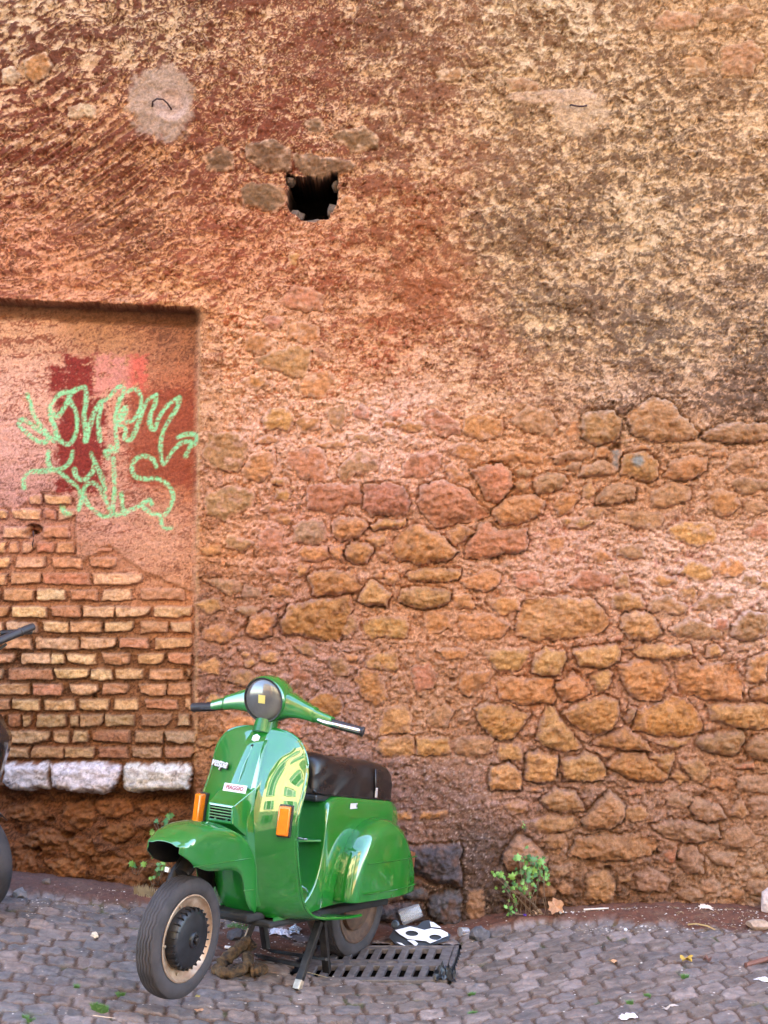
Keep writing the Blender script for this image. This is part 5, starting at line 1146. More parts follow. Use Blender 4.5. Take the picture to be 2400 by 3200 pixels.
# ------------------------------------------------------------------ IRON IN THE WALL
HOOK = mat('rusty_hook', (.045, .014, .01), .6, .3)
def hook(px, py, pts, r):
    o = MB().tube([(wx(px + a), wall_y(wx(px), wz(py)) - d, wz(py + b)) for a, b, d in pts], r, 10).build('iron_hook', HOOK, wall)
    return o
h = hook(505, 335, [(-28, 8, -.03), (-29, -2, .012), (-26, -14, .03), (-12, -20, .045), (8, -18, .045), (20, -9, .03), (28, 2, .01), (28, 4, -.03)], .0042); h['label'] = 'thin rusty hoop in the grey cement patch'
h = hook(1805, 335, [(-24, -6, -.02), (-22, -4, .02), (-14, 2, .035), (0, 5, .04), (14, 4, .035), (26, -2, .02), (27, -4, -.02)], .004); h['label'] = 'flat rusty hoop under the small ledge'
h = hook(98, 1690, [(-4, -30, -.02), (2, -28, .02), (6, -16, .03), (4, 0, .028), (0, 12, .02), (0, 24, .01)], .003); h['label'] = 'bent rusty nail hanging from the broken brick'

def hole_stone(px, py, s, k):
    import bmesh
    b = bmesh.new(); bmesh.ops.create_icosphere(b, subdivisions=2, radius=1); V = []
    for v in b.verts:
        q = v.co; f = 1 + .4 * float(perlin(np.array(q.x * 1.5 + k), np.array(q.y * 1.3 + q.z * 1.9 + k))); V.append((q.x * s[0] * f, q.y * s[1] * f, q.z * s[2] * f))
    Fs = [tuple(v.index for v in f.verts) for f in b.faces]; b.free()
    o = MB().add(V, Fs).build('stone', mat('hole_rubble', (.10, .06, .038), .9, noise=.3, nscale=60, bump=.5), wall, smooth=False); o.location = (wx(px), .06, wz(py))
hole_stone(925, 672, (.035, .06, .03), 1.3); hole_stone(1040, 655, (.03, .05, .035), 4.1); hole_stone(1058, 575, (.03, .05, .03), 7.7); hole_stone(905, 560, (.025, .05, .022), 9.2); hole_stone(985, 694, (.05, .06, .018), 12.2)
# ------------------------------------------------------------------ HOUSES ACROSS THE STREET (mirrored in the paint)
HY = mat('yellow_render', (.65, .52, .26), .85, noise=.12, nscale=1.5, bump=.2)
HB = mat('ochre_render', (.42, .24, .13), .85, noise=.15, nscale=1.2)
HT = mat('travertine_trim', (.55, .48, .38), .8, noise=.1)
SHT = mat('green_shutter', (.06, .12, .07), .6); GLA = mat('window_glass', (.03, .035, .04), .08)
def house(name, label, x0, x1, y, h, wm, cols, z0=-.3):
    b = empty(name, ((x0 + x1) / 2, y, z0), label=label, cat='building', group='houses across the street'); cx = (x0 + x1) / 2; wdt = x1 - x0
    flo = [1.5, 5.2, 8.6]; flo = [f for f in flo if f + 2.3 < h]
    ops = []
    for f in flo:
        for c in range(cols): ops.append((x0 + wdt * (c + .5) / cols, f, 1.15, 1.95))
    # wall pieces between the openings
    m = MB(); xs = sorted({x0, x1} | {o[0] - o[2] / 2 for o in ops} | {o[0] + o[2] / 2 for o in ops}); zs_ = sorted({z0, h} | {o[1] for o in ops} | {o[1] + o[3] for o in ops})
    for i in range(len(xs) - 1):
        for j in range(len(zs_) - 1):
            mx, mz = (xs[i] + xs[i + 1]) / 2, (zs_[j] + zs_[j + 1]) / 2
            if any(abs(mx - o[0]) < o[2] / 2 and o[1] < mz < o[1] + o[3] for o in ops): continue
            a, c, e, g = xs[i], xs[i + 1], zs_[j], zs_[j + 1]
            m.add([(a - cx, 0, e - z0), (c - cx, 0, e - z0), (c - cx, 0, g - z0), (a - cx, 0, g - z0)], [(0, 3, 2, 1)])
    m.build('wall', wm, b, smooth=False, solid=.3, offs=-1)
    MB().box((0, -4.2, (h - z0) / 2 - .05), (wdt - .02, 7.6, h - z0 - .1)).build('core', wm, b, smooth=False)
    MB().box((0, .12, h - z0 + .1), (wdt + .3, .8, .22)).build('cornice', HT, b, smooth=False, bevel=.03)
    for ox, oz, ow, oh in ops:
        w = MB()
        for s in (-1, 1): w.box((ox - cx + s * (ow / 2 + .06), .03, oz - z0 + oh / 2), (.12, .09, oh))
        w.box((ox - cx, .035, oz - z0 + oh + .07), (ow + .3, .1, .14)); w.box((ox - cx, .06, oz - z0 - .06), (ow + .34, .16, .12))
        fr_ = w.build('window', HT, b, smooth=False)
        MB().box((ox - cx, -.22, oz - z0 + oh / 2), (ow, .03, oh)).build('pane', GLA, fr_, smooth=False)
        for s in (-1, 1): MB().box((ox - cx + s * (ow * .75 + .14), .05, oz - z0 + oh / 2), (ow / 2, .05, oh)).build('shutter', SHT, fr_, smooth=False)
house('yellow_house', 'yellow rendered house with green shutters across the street, behind the camera', -6.5, 3.2, -12.0, 11, HY, 2)
house('ochre_house', 'lower ochre house left of the yellow house across the street', -17.5, -9.2, -12.5, 12, HB, 3)
house('tan_house', 'tan house right of the yellow house across the street', 6.0, 14.5, -12.4, 13, HB, 3)

# ------------------------------------------------------------------ DARK SCOOTER cut by the left edge
BP = mat('black_paint', (.008, .007, .008), .25, coat=1, noise=.2); GREY = mat('grey_fork', (.20, .18, .16), .45, .3, noise=.3)
ds = empty('dark_scooter', (-2.35, -.52, float(gz(-1.8, -.5))), label='black motor scooter cut off by the left edge, its grip and tyre in view', cat='scooter')
g0 = 0.
def W3(px, py, d): return Vector(((px - 1200) / F * d, d - 6.6, 1.7 - (py - 1600) / F * d)) - ds.location
wc = W3(-86, 2768, 6.15); wr = .222
fwv = Vector((.80, -.60, 0)).normalized(); axv = Vector((.60, .80, 0))
w = bpy.data.objects.new('front_wheel', None); link(w, ds)
wz0 = ground_z(-1.62, -.6) - ds.location.z; wc.z = wz0 + wr
MB().lathe([(-.03, .145), (-.045, .16), (-.05, .185), (-.04, .207), (-.02, .219), (0, wr), (.02, .219), (.04, .207), (.05, .185), (.045, .16), (.03, .145)], wc, axv, 64).build('tyre', RUB, w)
MB().lathe([(-.03, .146), (-.02, .13), (-.015, .06), (-.04, .05), (-.04, .001)], wc, axv, 40).build('rim', GREY, w); MB().lathe([(.03, .146), (.02, .13), (.015, .06), (.04, .05), (.04, .001)], wc, axv, 40).build('rim', GREY, w)
hd = W3(-80, 1985, 6.2)
for s in (-1, 1): MB().tube([wc + axv * .07 * s, wc + axv * .07 * s + (hd - wc) * .3, wc + axv * .05 * s + (hd - wc) * .62], [.018, .022, .024], 12).build('fork_leg', GREY, ds)
ff = []
for a in np.linspace(-35, 80, 16):
    r = wr + .03; c = wc - fwv * r * sin(radians(a)) * 1. + Vector((0, 0, r * cos(radians(a)))); ff.append([tuple(c + axv * .062 * t - Vector((0, 0, .03 * abs(t) ** 2))) for t in np.linspace(-1, 1, 9)])
MB().grid(ff).build('front_fender', BP, ds, solid=.004)
MB().tube([hd + axv * -.36 + Vector((0, 0, -.03)), hd + axv * -.2, hd, hd + axv * .2, hd + axv * .30 + Vector((0, 0, -.005))], .012, 12).build('handlebar', DARKP, ds)
gtip = W3(106, 1957, 6.1); gin = W3(-14, 2008, 5.98)
MB().tube([gin + (gtip - gin) * t for t in (0, .1, .63, .64, .66, .67, .97, 1)], [.0165, .0165, .0165, .019, .019, .0165, .0165, .013], 20).build('grip', GRIP, ds)
MB().tube([hd + axv * .26, gin], [.013, .016], 14).build('bar_end', DARKP, ds)
MB().tube([W3(-30, 2060, 6.0), W3(-10, 2035, 6.0), W3(20, 2012, 6.02)], .006, 8).build('brake_lever', DARKP, ds)
# apron: a pointed shield, right edge in view
K = [(-40, 2150, .06), (-8, 2205, .12), (18, 2262, .16), (37, 2296, .19), (33, 2335, .19), (14, 2395, .18), (-2, 2450, .16), (-20, 2540, .15), (-40, 2620, .13), (-60, 2700, .10)]
rows = []
for px, py, hw in crom(K, 4):
    e = W3(px, py, 6.08); c = e + Vector((-.42, -.05, 0)); rows.append([tuple(c + Vector((.42 * math.sin(t * pi / 2), -.22 * math.cos(t * pi / 2) + .05 * (t ** 4), 0))) for t in np.linspace(-1, 1, 25)])
MB().grid(rows).build('front_apron', BP, ds, solid=.02, offs=-1)
MB().tube([hd + Vector((-.03, .0, -.12)), hd + Vector((0, 0, .03))], [.09, .11], 20).build('headset', BP, ds)
MB().lathe([(0, .085), (.02, .075), (.03, .04), (.032, .001)], hd + Vector((.0, -.08, -.02)), (.45, -.9, 0), 32).build('headlamp', GLS, ds)
bd = []
for x, zt_, zb_, w_ in crom([(-.42, .40, .28, .14), (-.8, .36, .26, .15), (-1.0, .45, .27, .15), (-1.12, .70, .28, .14), (-1.5, .78, .35, .16), (-1.9, .74, .45, .14), (-2.15, .66, .55, .08)], 4):
    bd.append([(x, w_ * cos(a), (zt_ + zb_) / 2 + (zt_ - zb_) / 2 * sin(a)) for a in np.linspace(0, 2 * pi, 24, endpoint=False)])
bx0 = W3(-40, 2500, 6.1); bo = Vector((bx0.x - .1, bx0.y + .02, wz0))
MB().grid([[tuple(Vector(p) + bo + Vector((.35, 0, 0))) for p in r] for r in bd], cv=True).build('body', BP, ds)
MB().tube([bo + Vector((-.72, 0, .80)), bo + Vector((-1.1, 0, .86)), bo + Vector((-1.6, 0, .86))], [.12, .15, .1], 20, flat=.4).build('seat', LEA, ds)
rw = bpy.data.objects.new('rear_wheel', None); link(rw, ds); rc = bo + Vector((-1.3, 0, wr))
MB().lathe([(-.03, .145), (-.045, .16), (-.05, .185), (-.02, .219), (.02, .219), (.05, .185), (.045, .16), (.03, .145)], rc, (0, 1, 0), 48).build('tyre', RUB, rw); MB().lathe([(-.03, .146), (-.02, .001)], rc, (0, 1, 0), 32).build('rim', GREY, rw)

# ------------------------------------------------------------------ PLANTS
LEAFC = [mat('leaf_green', (.10, .23, .035), .5, noise=.25, nscale=60), mat('leaf_light', (.16, .30, .05), .5, noise=.2, nscale=60), mat('leaf_dark', (.06, .16, .04), .5, noise=.2, nscale=60)]
STEM = mat('dry_stem', (.16, .10, .06), .8); GST = mat('green_stem', (.10, .14, .04), .7)
for mm in LEAFC:
    mm.node_tree.nodes['Principled BSDF'].inputs['Subsurface Weight'].default_value = 0
def leaf_mesh(k):
    rr_ = random.Random(k); m = MB(); n = 12; pts = [(0, 0, 0)]
    for i in range(n + 1):
        a = -pi * .88 + 2 * pi * .88 * i / n; r = .5 * (.60 + .48 * (i % 2) * rr_.uniform(.75, 1.3)) * (1 - .12 * cos(a * 3)); pts.append((r * sin(a) * .92, .42 + r * cos(a) * .9, .10 * sin(a * 2 + k) - .10 * abs(sin(a))))
    c = len(pts); pts.append((0, .42, .06)); m.add(pts, [(c, i + 1, i) for i in range(1, n + 1)] + [(c, 1, 0), (c, 0, n + 1)])
    me = bpy.data.meshes.new('leaf'); me.from_pydata(m.v, [], m.f); me.materials.append(LEAFC[k % 3]); me.polygons.foreach_set('use_smooth', [True] * len(me.polygons)); return me
LM = [leaf_mesh(k) for k in range(6)]
rp = random.Random(21)
def plant(name, label, base, leaves, stems, group=None):
    """base, leaf spots and stems are pixels of the photograph taken back to a plane in front of the wall"""
    bx, by, bz = base; o = empty(name, base, label=label, cat='plant', group=group)
    m = MB()
    for st, r in stems: m.tube([Vector(p) - Vector(base) for p in st], r, 5)
    m.build('stem', STEM, o)
    for (p, s) in leaves:
        l = bpy.data.objects.new('leaf', LM[rp.randrange(6)]); link(l, o); l.location = Vector(p) - Vector(base); l.scale = (s, s, s)
        l.rotation_euler = (radians(rp.uniform(35, 95)), radians(rp.uniform(-30, 30)), radians(rp.uniform(-70, 70)))
    return o
def wp(px, py, off): 
    d = 6.6 - off; return ((px - 1200) / F * d, -off, 1.7 - (py - 1600) / F * d)
def yo(px, py, e=.05): return -wall_y(wx(px), wz(py)) + e
# main weed
LV = [(1626, 2690), (1640, 2702), (1650, 2692), (1672, 2710), (1685, 2705), (1680, 2722), (1700, 2722), (1712, 2712), (1640, 2728), (1632, 2734), (1645, 2722), (1668, 2742), (1660, 2748), (1672, 2736), (1700, 2748), (1706, 2756), (1645, 2760), (1655, 2755), (1552, 2740), (1562, 2745), (1572, 2742), (1548, 2776), (1575, 2776), (1600, 2756), (1608, 2782), (1620, 2778), (1628, 2790), (1640, 2776), (1650, 2782), (1680, 2778), (1605, 2808), (1612, 2815), (1588, 2842), (1594, 2848), (1610, 2856), (1586, 2866), (1690, 2726), (1664, 2700), (1598, 2780), (1692, 2712)]
root = (wx(1640), -.06, ground_z(wx(1640), -.06))
leaves = [(wp(x + rp.uniform(-4, 4), y + rp.uniform(-4, 4), .09 + rp.uniform(-.02, .04)), rp.choice([.028, .034, .04, .046]) * (1.0 if y < 2765 else .7)) for x, y in LV]
leaves += [(wp(x + rp.gauss(0, 16), y + rp.gauss(0, 13), .06 + rp.uniform(-.02, .05)), rp.uniform(.014, .026)) for x, y in LV for _ in (0, 1)]
stems = []
for i in range(0, len(LV), 2):
    a = leaves[i][0]; b = (wx(1640 + rp.uniform(-50, 70)) , -.06, ground_z(wx(1640), -.06)); mid = ((a[0] + b[0]) / 2 + rp.uniform(-.02, .02), -.1, (a[2] + b[2]) / 2); stems.append(([b, mid, a], .0016))
plant('leafy_weed', 'leafy light green weed at the wall foot right of the dark stone pier', root, leaves, stems)
def small(name, label, pts, rootpx, e=.05, sz=.03):
    rt = wp(*rootpx, yo(*rootpx, .0)); lv = [(wp(x, y, yo(x, y, e)), sz * rp.uniform(.8, 1.2)) for x, y in pts]; stm = [([rt, ((rt[0] + l[0][0]) / 2, l[0][1] - .01, (rt[2] + l[0][2]) / 2), l[0]], .0014) for l in lv]
    plant(name, label, rt, lv, stm)
small('wall_weed', 'small weed with pointed leaves growing above the front fender of the green scooter', [(492, 2575), (505, 2572), (522, 2565), (512, 2582), (530, 2560), (480, 2572), (475, 2610), (478, 2618)], (515, 2600), sz=.036)
small('sprout', 'small pair of pale green leaves on the wall foot left of the front wheel', [(412, 2710), (422, 2714), (440, 2706), (448, 2712)], (430, 2735), .06, .034)
small('weed_tuft', 'low green weed between wall foot and front tyre of the green scooter', [(498, 2712), (506, 2722), (515, 2715), (490, 2728), (484, 2722), (500, 2738), (470, 2752), (478, 2748), (510, 2704), (492, 2706)], (495, 2765), .08, .028)
small('crevice_sprout', 'tiny yellow-green sprout in the wall crevice above the leafy weed', [(1638, 2572), (1642, 2580), (1636, 2588), (1641, 2592)], (1640, 2596), .03, .016)
# grass tufts between cobbles: blades
def tuft(px, py, n, r, h_, label, name='grass_tuft'):
    x, y, z = gpt(px, py); z = ground_z(x, y); o = empty(name, (x, y, z), label=label, cat='grass', group='small tufts growing between the cobbles'); m = MB()
    for i in range(n):
        a = rp.uniform(0, 2 * pi); q = r * sqrt(rp.random()); bx_, by_ = q * cos(a), q * sin(a) * .6; dz_ = ground_z(x + bx_, y + by_) - z; lx, ly = rp.uniform(-.014, .014), rp.uniform(-.014, .014); hh = h_ * rp.uniform(.5, 1.1)
        m.add([(bx_ - .0012, by_, dz_ - .002), (bx_ + .0012, by_, dz_ - .002), (bx_ + lx * .5 + .0008, by_ + ly * .5, dz_ + hh * .6), (bx_ + lx, by_ + ly, dz_ + hh), (bx_ + lx * .5 - .0008, by_ + ly * .5, dz_ + hh * .6)], [(0, 1, 2, 4), (4, 2, 3)])
    b = m.build('blades', mat('grass', (.07, .16, .03), .6), o); b['kind'] = 'stuff'; return o
tuft(312, 3160, 420, .030, .016, 'bright green tuft of grass between cobbles near the bottom left corner')
tuft(240, 3092, 60, .010, .014, 'tiny grass tuft between cobbles left of the front wheel')
tuft(378, 3115, 120, .014, .014, 'small grass tuft between cobbles below the front tyre')
tuft(90, 3190, 110, .02, .012, 'mossy tuft in the bottom left corner'); tuft(1475, 3112, 100, .012, .014, 'tiny grass tuft in front of the drain grate, left of the others'); tuft(2140, 3058, 130, .013, .018, 'small green sprout in the cobbles right, by the yellow leaf')
tuft(1968, 3140, 90, .012, .016, 'small sprout in the cobbles above the pink tissue scrap'); tuft(2022, 3116, 80, .012, .01, 'tiny green sprout in the cobbles right of the pink tissue')
tuft(1475, 3168, 90, .016, .01, 'low moss strip in the cobbles lower right of the drain'); tuft(745, 2900, 160, .05, .012, 'low moss on the soil behind the scooter stand'); tuft(452, 2768, 240, .05, .04, 'dry grass at the wall foot behind the front tyre', 'dry_grass').children[0].data.materials[0] = mat('straw', (.30, .22, .12), .8)

# ------------------------------------------------------------------ LITTER
def G3(px, py, e=.0):
    x, y, z = gpt(px, py); return Vector((x, y, ground_z(x, y) + e))
def W3a(px, py, d): return Vector(((px - 1200) / F * d, d - 6.6, 1.7 - (py - 1600) / F * d))
PAP = mat('white_paper', (.62, .60, .66), .6, noise=.08, nscale=40); BPAP = mat('black_card', (.012, .011, .012), .5)
def tag1(o, l, c, g=None): return tag(o, l, c, g)
def flat_shape(name, pts2, z_of, mt, parent=None, th=.0015, holes=()):
    pass
# card mask lying against the wall block
mc = W3a(1318, 2925, 6.34); mk = empty('card_mask', mc, label='black and white card face mask with two eye holes lying beside the drain', cat='mask')
mu_ = Vector((1, 0, -.05)).normalized(); mv_ = Vector((.02, .72, .69)).normalized(); mn_ = mu_.cross(mv_)
def mk_shape(name, poly, mt, lift, th=.0012, eyes=None):
    # fan of quads from outline to centre line keeps the eyes open
    import mathutils.geometry as mg
    loops = [[Vector((x, y, 0)) for x, y in poly]]
    if eyes: 
        for ex, ey, ea, eb in eyes: loops.append([Vector((ex + ea * cos(t), ey + eb * sin(t), 0)) for t in np.linspace(0, -2 * pi, 14, endpoint=False)])
    tri = mg.tessellate_polygon(loops); flatv = [v for l in loops for v in l]
    V = [mu_ * v.x + mv_ * (v.y) - mn_ * -lift for v in flatv]
    return MB().add(V, [tuple(t) for t in tri]).build(name, mt, mk, smooth=False)
s_ = .001 * 1.30
def q2(L, cx=690, cy=690, k=.00036): return [((x - cx) * k, -(y - cy) * k * 1.08) for x, y in L]
mk_shape('white_face', q2([(370, 640), (550, 585), (640, 600), (720, 620), (800, 595), (920, 605), (1000, 640), (1005, 675), (935, 705), (790, 780), (740, 755), (640, 750), (520, 740), (430, 690)]), PAP, .004, eyes=[(-.043, .008, .028, .013), (.058, -.005, .027, .013)])
mk_shape('black_card', q2([(340, 640), (420, 560), (640, 560), (700, 500), (780, 480), (930, 590), (1040, 650), (1010, 720), (860, 770), (700, 830), (560, 850), (380, 800), (300, 720)]), BPAP, -.004)
mk_shape('white_ear', q2([(785, 515), (830, 520), (925, 585), (800, 580)]), PAP, .005)
mk_shape('white_muzzle', q2([(515, 755), (600, 755), (645, 790), (620, 830), (570, 790)]), PAP, .005); mk_shape('white_strip', q2([(385, 785), (450, 795), (500, 830), (440, 815)]), PAP, .005)
LOOP = mat('white_string', (.6, .55, .62), .6)
def ringpts(px, py, rx, ry, n=24, a0=0, a1=2 * pi, e=.006): return [G3(px + rx * cos(a), py + ry * sin(a), e) for a in np.linspace(a0, a1, n)]
MB().tube([p for p in ringpts(1366, 2940, 27, 10, 28, .3, 2 * pi - .1, .012)], .0028, 6).build('elastic_loop', LOOP, xf=None); o = bpy.data.objects['elastic_loop']; tag(o, 'white elastic loop lying on the corner of the drain frame', 'string')
CLR = mat('clear_plastic', (.9, .92, .95), .06, trans=1, ior=1.35)
CLR.node_tree.nodes['Principled BSDF'].inputs['Alpha'].default_value = .8; CLR.node_tree.nodes['Principled BSDF'].inputs['Transmission Weight'].default_value = .75
cb = G3(1283, 2905, .055)
cup = MB().lathe([(-.045, .034), (-.046, .0355), (-.044, .036), (0, .033), (.045, .029), (.047, .027), (.047, .001)], (0, 0, 0), (1, .15, .35), 40).build('plastic_cup', CLR, loc=None); cup.location = W3a(1283, 2856, 6.42); tag(cup, 'clear plastic cup lying on its side above the card mask', 'cup')
cup2 = MB().lathe([(-.02, .018), (.02, .02), (.022, .001)], (0, 0, 0), (-.8, -.5, .1), 30).build('shot_glass', CLR); cup2.location = G3(1449, 2925, .018); tag(cup2, 'small clear plastic beaker on the cobbles right of the card mask', 'beaker')
bowl = MB().lathe([(0, .018), (.006, .019), (.012, .014), (.014, .001)], (0, 0, 0), (-.3, -.9, .3), 24).build('grey_disc', mat('grey_lid', (.10, .11, .12), .4)); bowl.location = G3(1236, 2912, .03); tag(bowl, 'round grey disc left of the card mask', 'disc')
def crumple(name, label, cat, px, py, w, d, h, mt, e=0, seed=1, n=14, sm=False, amp=1.):
    c = G3(px, py, e); m = []
    for i in range(n):
        row = []
        for j in range(n):
            u, v = -1 + 2 * i / (n - 1), -1 + 2 * j / (n - 1); a = np.array(u * 1.7 + seed); b = np.array(v * 1.7 + seed * 2.3)
            k = (1 + .35 * float(perlin(a * 1.3, b * 1.3))); x, y = u * w / 2 * k, v * d / 2 * k; z = ground_z(c.x + x, c.y + y) - c.z + .003 + e
            row.append((x, y, z + h * max(0, (1 - (u * u + v * v) * .5)) * (.35 + abs(float(perlin(a * 2, b * 2))) * amp)))
        m.append(row)
    o = MB().grid(m).build(name, mt, smooth=sm, solid=.001); o.location = c; return tag(o, label, cat)
crumple('paper_tissue', 'crumpled white paper tissue on the soil behind the scooter stand', 'tissue', 878, 2920, .085, .07, .02, PAP, seed=3)
crumple('plastic_film', 'clear crumpled plastic film beside the white tissue behind the stand', 'plastic film', 922, 2914, .045, .07, .03, CLR, seed=5)
crumple('black_rag', 'crumpled black plastic scrap at the front right corner of the drain', 'plastic scrap', 1392, 3062, .085, .10, .045, mat('black_plastic_film', (.012, .012, .016), .35), seed=8, amp=1.6)
crumple('pink_tissue', 'small pinkish white tissue scrap at the bottom edge, right half', 'tissue', 1962, 3186, .06, .035, .018, mat('pink_paper', (.62, .5, .52), .6), seed=11)
crumple('pale_scrap', 'pale crumpled wrapper on the soil near the right edge of the wall foot', 'wrapper', 2205, 2834, .06, .03, .02, mat('pale_wrapper', (.55, .42, .36), .6), seed=14)
crumple('white_scrap', 'white paper scrap at the right edge in the cobbles', 'paper', 2385, 3065, .06, .02, .006, PAP, seed=15)
crumple('beige_scrap', 'torn beige paper scrap left of the white scrap low on the right', 'paper', 2095, 3152, .05, .02, .006, mat('beige_paper', (.42, .34, .30), .7), seed=17)
def leaf_flat(name, label, px, py, s, colr, seed, rot=0., curl=.3, lobes=5):
    c = G3(px, py, .008); r_ = random.Random(seed); P = []; N = lobes * 4
    for i in range(N):
        a = 2 * pi * i / N; r = s * (.62 + .38 * (1 if i % 4 == 0 else (.55 if i % 2 else .35))) * r_.uniform(.7, 1.2); P.append((r * cos(a + rot), r * sin(a + rot), curl * s * (abs(cos(a * 1.5 + seed)) - .2)))
    o = MB().add([(0, 0, .003)] + P, [(0, i + 1, (i + 1) % N + 1) for i in range(N)]).build(name, mat('dead_leaf', colr, .7, noise=.2, nscale=80), smooth=False, solid=.0008); o.location = c; return tag(o, label, 'leaf', 'dead leaves on the street')
lf_ = leaf_flat('dry_leaf', 'large dry orange-brown leaf at the wall foot below the leafy weed', 1735, 2860, .042, (.36, .17, .08), 3, .4, .5); lf_.rotation_euler = (radians(55), 0, radians(10)); lf_.location.z += .03
leaf_flat('curled_leaf', 'curled tan leaf left of the large dry leaf', 1680, 2860, .022, (.38, .24, .14), 5, .2, .9)
leaf_flat('yellow_leaf', 'curled mustard yellow leaf on the cobbles to the right', 2145, 3012, .028, (.42, .25, .03), 6, .3, .8)
leaf_flat('brown_leaf', 'dark red-brown curled leaf right of the yellow leaf', 2210, 3008, .022, (.13, .05, .03), 7, .1, .9)
leaf_flat('orange_leaf', 'small orange leaf on cobbles between drain and yellow leaf', 1918, 3014, .02, (.50, .25, .12), 8, .6, .3)
leaf_flat('fallen_leaf', 'orange-brown leaf at the bottom edge below the front tyre', 622, 3168, .018, (.40, .20, .10), 9, .6, .3)
leaf_flat('ochre_leaf', 'small ochre leaf among cobbles under the front tyre', 618, 3128, .012, (.35, .24, .05), 10, .6, .3)
def stick(name, label, a, b, r, colr, cat='stick', e=.008, bend=.0, rot=.7):
    A, B = G3(*a, e), G3(*b, e); c = (A + B) / 2; P = [A - c, (A - c) * .4 + Vector((0, 0, bend)), (B - c) * .4 + Vector((0, 0, bend)), B - c]
    o = MB().tube(P, [r, r, r, r * rot], 8).build(name, mat(name + '_mat', colr, .7, noise=.15, nscale=90)); o.location = c; return tag(o, label, cat)
stick('white_stick', 'thin pale stick on the soil at the wall foot right of the weed', (1824, 2833), (1902, 2846), .0042, (.55, .46, .40))
stick('cigarette_end', 'cigarette end standing against the large dry leaf', (1748, 2835), (1762, 2812), .0042, (.62, .54, .48), 'cigarette')
stick('paper_roll', 'white rolled paper on the ground between front tyre and stand', (703, 2966), (745, 2974), .0065, (.62, .56, .52), 'paper')
stick('rusty_bar', 'rusty iron bar on the cobbles at the right edge', (2330, 3022), (2440, 3000), .010, (.14, .05, .03), 'bar', .012)
stick('dry_twig', 'thin pale twig at the bottom edge left of centre', (290, 3185), (360, 3196), .0018, (.45, .33, .24), 'twig')
stick('thin_straw', 'thin straw lying by the stand foot', (960, 3050), (1026, 3066), .0012, (.42, .32, .16), 'straw')
stick('dry_stalk', 'long dry stalk curving over the soil near the right edge', (2150, 2893), (2235, 2908), .0035, (.34, .22, .08), 'stalk', .006, .01)
MB().tube([p for p in ringpts(752, 2880, 24, 18, 16, pi, 2 * pi, .02)], .0022, 6).build('wire_loop', LOOP); tag(bpy.data.objects['wire_loop'], 'thin white wire arching from the cobbles behind the front wheel', 'wire')
def rock(name, label, px, py, s, colr, seed=1, cat='stone', e=.0, mt=None):
    c = G3(px, py, 0); bpym = bmesh_ico(2); V = []
    for v in bpym[0]:
        k = 1 + .34 * float(perlin(np.array(v[0] * 1.4 + seed * 3.1), np.array(v[1] * 1.4 + v[2] * 1.7 + seed))); V.append((v[0] * s[0] * k, v[1] * s[1] * k, v[2] * s[2] * k + s[2] * .55 + e))
    o = MB().add(V, bpym[1]).build(name, mt or mat(name + '_mat', colr, .85, noise=.25, nscale=50, bump=.5, bscale=150), smooth=False); o.location = c; return tag(o, label, cat)
def bmesh_ico(n):
    import bmesh
    b = bmesh.new(); bmesh.ops.create_icosphere(b, subdivisions=n, radius=1); r = ([tuple(v.co) for v in b.verts], [tuple(v.index for v in f.verts) for f in b.faces]); b.free(); return r
rock('grey_rock', 'angular grey rock at the wall foot by the dark scooter tyre', 62, 2776, (.033, .028, .026), (.17, .15, .145), 2)
rock('brown_rock', 'small brown rock at the wall foot right of the grey rock', 145, 2757, (.02, .018, .014), (.13, .09, .07), 3)
rock('white_pebble', 'white broken pebble between cobbles left of the front wheel', 296, 2930, (.015, .014, .014), (.62, .5, .38), 4)
rock('round_rock', 'tan and dark rock at the right edge on the soil', 2370, 2906, (.05, .035, .026), (.30, .20, .14), 5)
rock('marble_chunk', 'broken white marble chunk with brown underside at the right edge', 2418, 2822, (.055, .05, .075), (.55, .42, .37), 6)
rock('soil_clod', 'small ochre stone on the soil under the scooter', 905, 2885, (.03, .02, .018), (.24, .15, .08), 7)
rock('kerb_stone', 'loose basalt cobble standing at the pier foot right of the drain', 1500, 2935, (.042, .04, .036), (.085, .075, .08), 8)
rock('loose_cobble', 'loose dark cobble behind the front wheel near the stand', 735, 2935, (.04, .035, .025), (.055, .05, .055), 12)
rock('purple_scrap', 'tiny violet scrap on the soil below the leafy weed', 1640, 2862, (.008, .008, .005), (.06, .02, .22), 9, 'scrap')
rock('white_ball', 'tiny round white pebble on the cobbles below the pale stick', 1955, 2910, (.0075, .0075, .0075), (.7, .68, .7), 10)
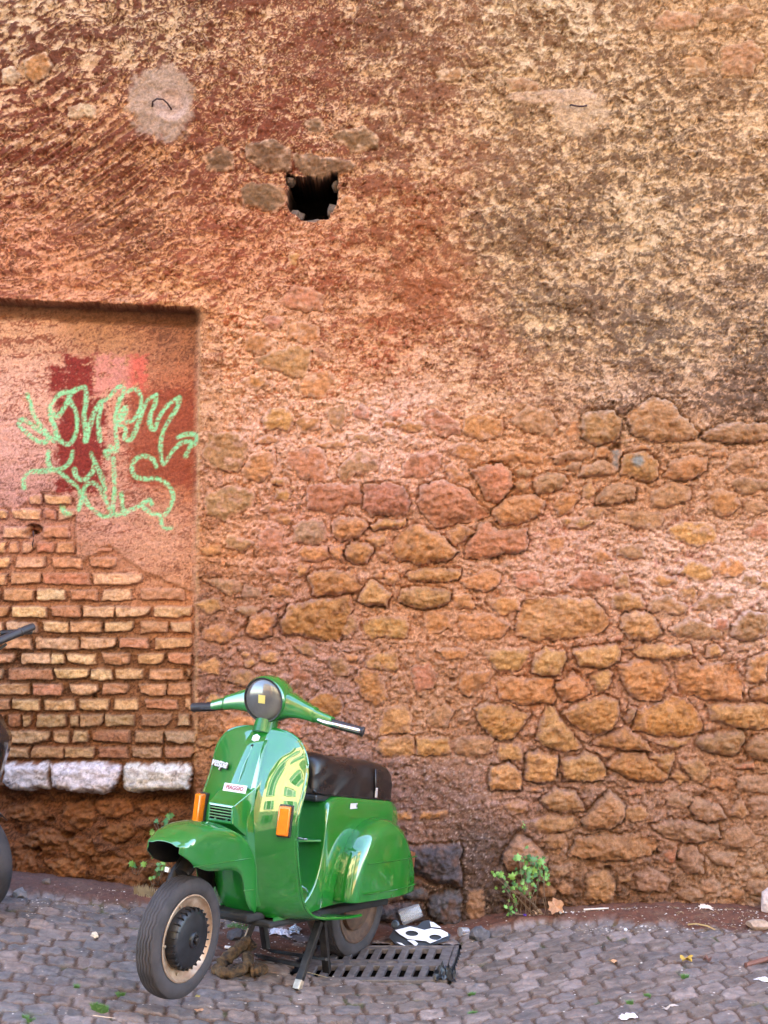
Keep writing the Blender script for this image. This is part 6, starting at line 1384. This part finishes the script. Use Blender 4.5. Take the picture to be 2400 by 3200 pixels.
# thick rope bundle
ROPE = mat('dirty_rope', (.022, .014, .010), .95, col2=(.15, .085, .035), nscale=30, bump=1, bscale=60, bdist=.012)
c = G3(760, 3010, 0); rp_ = empty('rope_bundle', c, label='thick dirty brown rope bundle lying under the scooter beside the stand', cat='rope')
def coil(name, pts, r):
    P = crom([tuple(G3(x, y, e) - c) for x, y, e in pts], 8); rad = [r * (1 + .10 * sin(i * 1.15) + .08 * sin(i * 2.9)) for i in range(len(P))]; rad[0] *= .5; rad[-1] *= .5
    MB().tube(P, rad, 14).build(name, ROPE, rp_)
coil('strand', [(672, 3045, .02), (700, 3058, .024), (740, 3055, .028), (775, 3040, .03), (772, 3018, .04)], .021)
coil('strand', [(690, 3028, .02), (715, 3022, .04), (745, 3012, .065), (772, 3004, .075), (790, 3008, .05)], .024)
coil('strand', [(785, 3050, .015), (810, 3052, .022), (826, 3040, .02)], .022)
# crumbs, chips and confetti: nobody could count them
m = MB(); r_ = random.Random(4)
def chip(px, py, s):
    x, y, z = gpt(px, py)
    if GR[0] < x < GR[1] and GR[2] < y < GR[3]: return
    z = ground_z(x, y) + .002; a = r_.uniform(0, pi); h_ = s * r_.uniform(.2, .7); P = []
    for k in range(5): t = a + k * 2 * pi / 5; q = s * r_.uniform(.6, 1.1); P.append((x + q * cos(t), y + q * sin(t) * .8, z))
    m.add(P + [(x, y, z + h_)], [(k, (k + 1) % 5, 5) for k in range(5)])
for i in range(900): chip(r_.uniform(-20, 2420), 2790 + r_.random() ** 1.2 * 400, .0015 + .0055 * r_.random() ** 3)
for i in range(260): chip(r_.uniform(1750, 2420), r_.uniform(2825, 2930), r_.uniform(.002, .007))
for i in range(160): chip(r_.uniform(80, 600), r_.uniform(2760, 2880), r_.uniform(.002, .007))
for i in range(160): chip(r_.uniform(700, 1000), r_.uniform(2870, 3010), r_.uniform(.002, .007))
tag(m.build('litter_crumbs', mat('pale_crumbs', (.28, .19, .14), .8, col2=(.60, .54, .50), nscale=12), smooth=False), 'scattered pale chips, crumbs and confetti on the street', 'crumbs', kind='stuff')
m = MB()
for i in range(500):
    px, py = (r_.uniform(1560, 2400), r_.uniform(2830, 2920)) if i < 260 else (r_.uniform(60, 1000), r_.uniform(2770, 2900)); x, y, z = gpt(px, py); z = ground_z(x, y) + .002; a = r_.uniform(0, 2 * pi); L = r_.uniform(.008, .03)
    m.tube([(x, y, z), (x + L * cos(a) * .5, y + L * sin(a) * .5, z + r_.uniform(.002, .01)), (x + L * cos(a), y + L * sin(a), z)], .0007, 3, False)
tag(m.build('dry_debris', mat('dry_bits', (.14, .09, .05), .9, col2=(.32, .22, .13), nscale=14), smooth=False), 'fine dry stalks and plant debris on the soil', 'debris', kind='stuff')
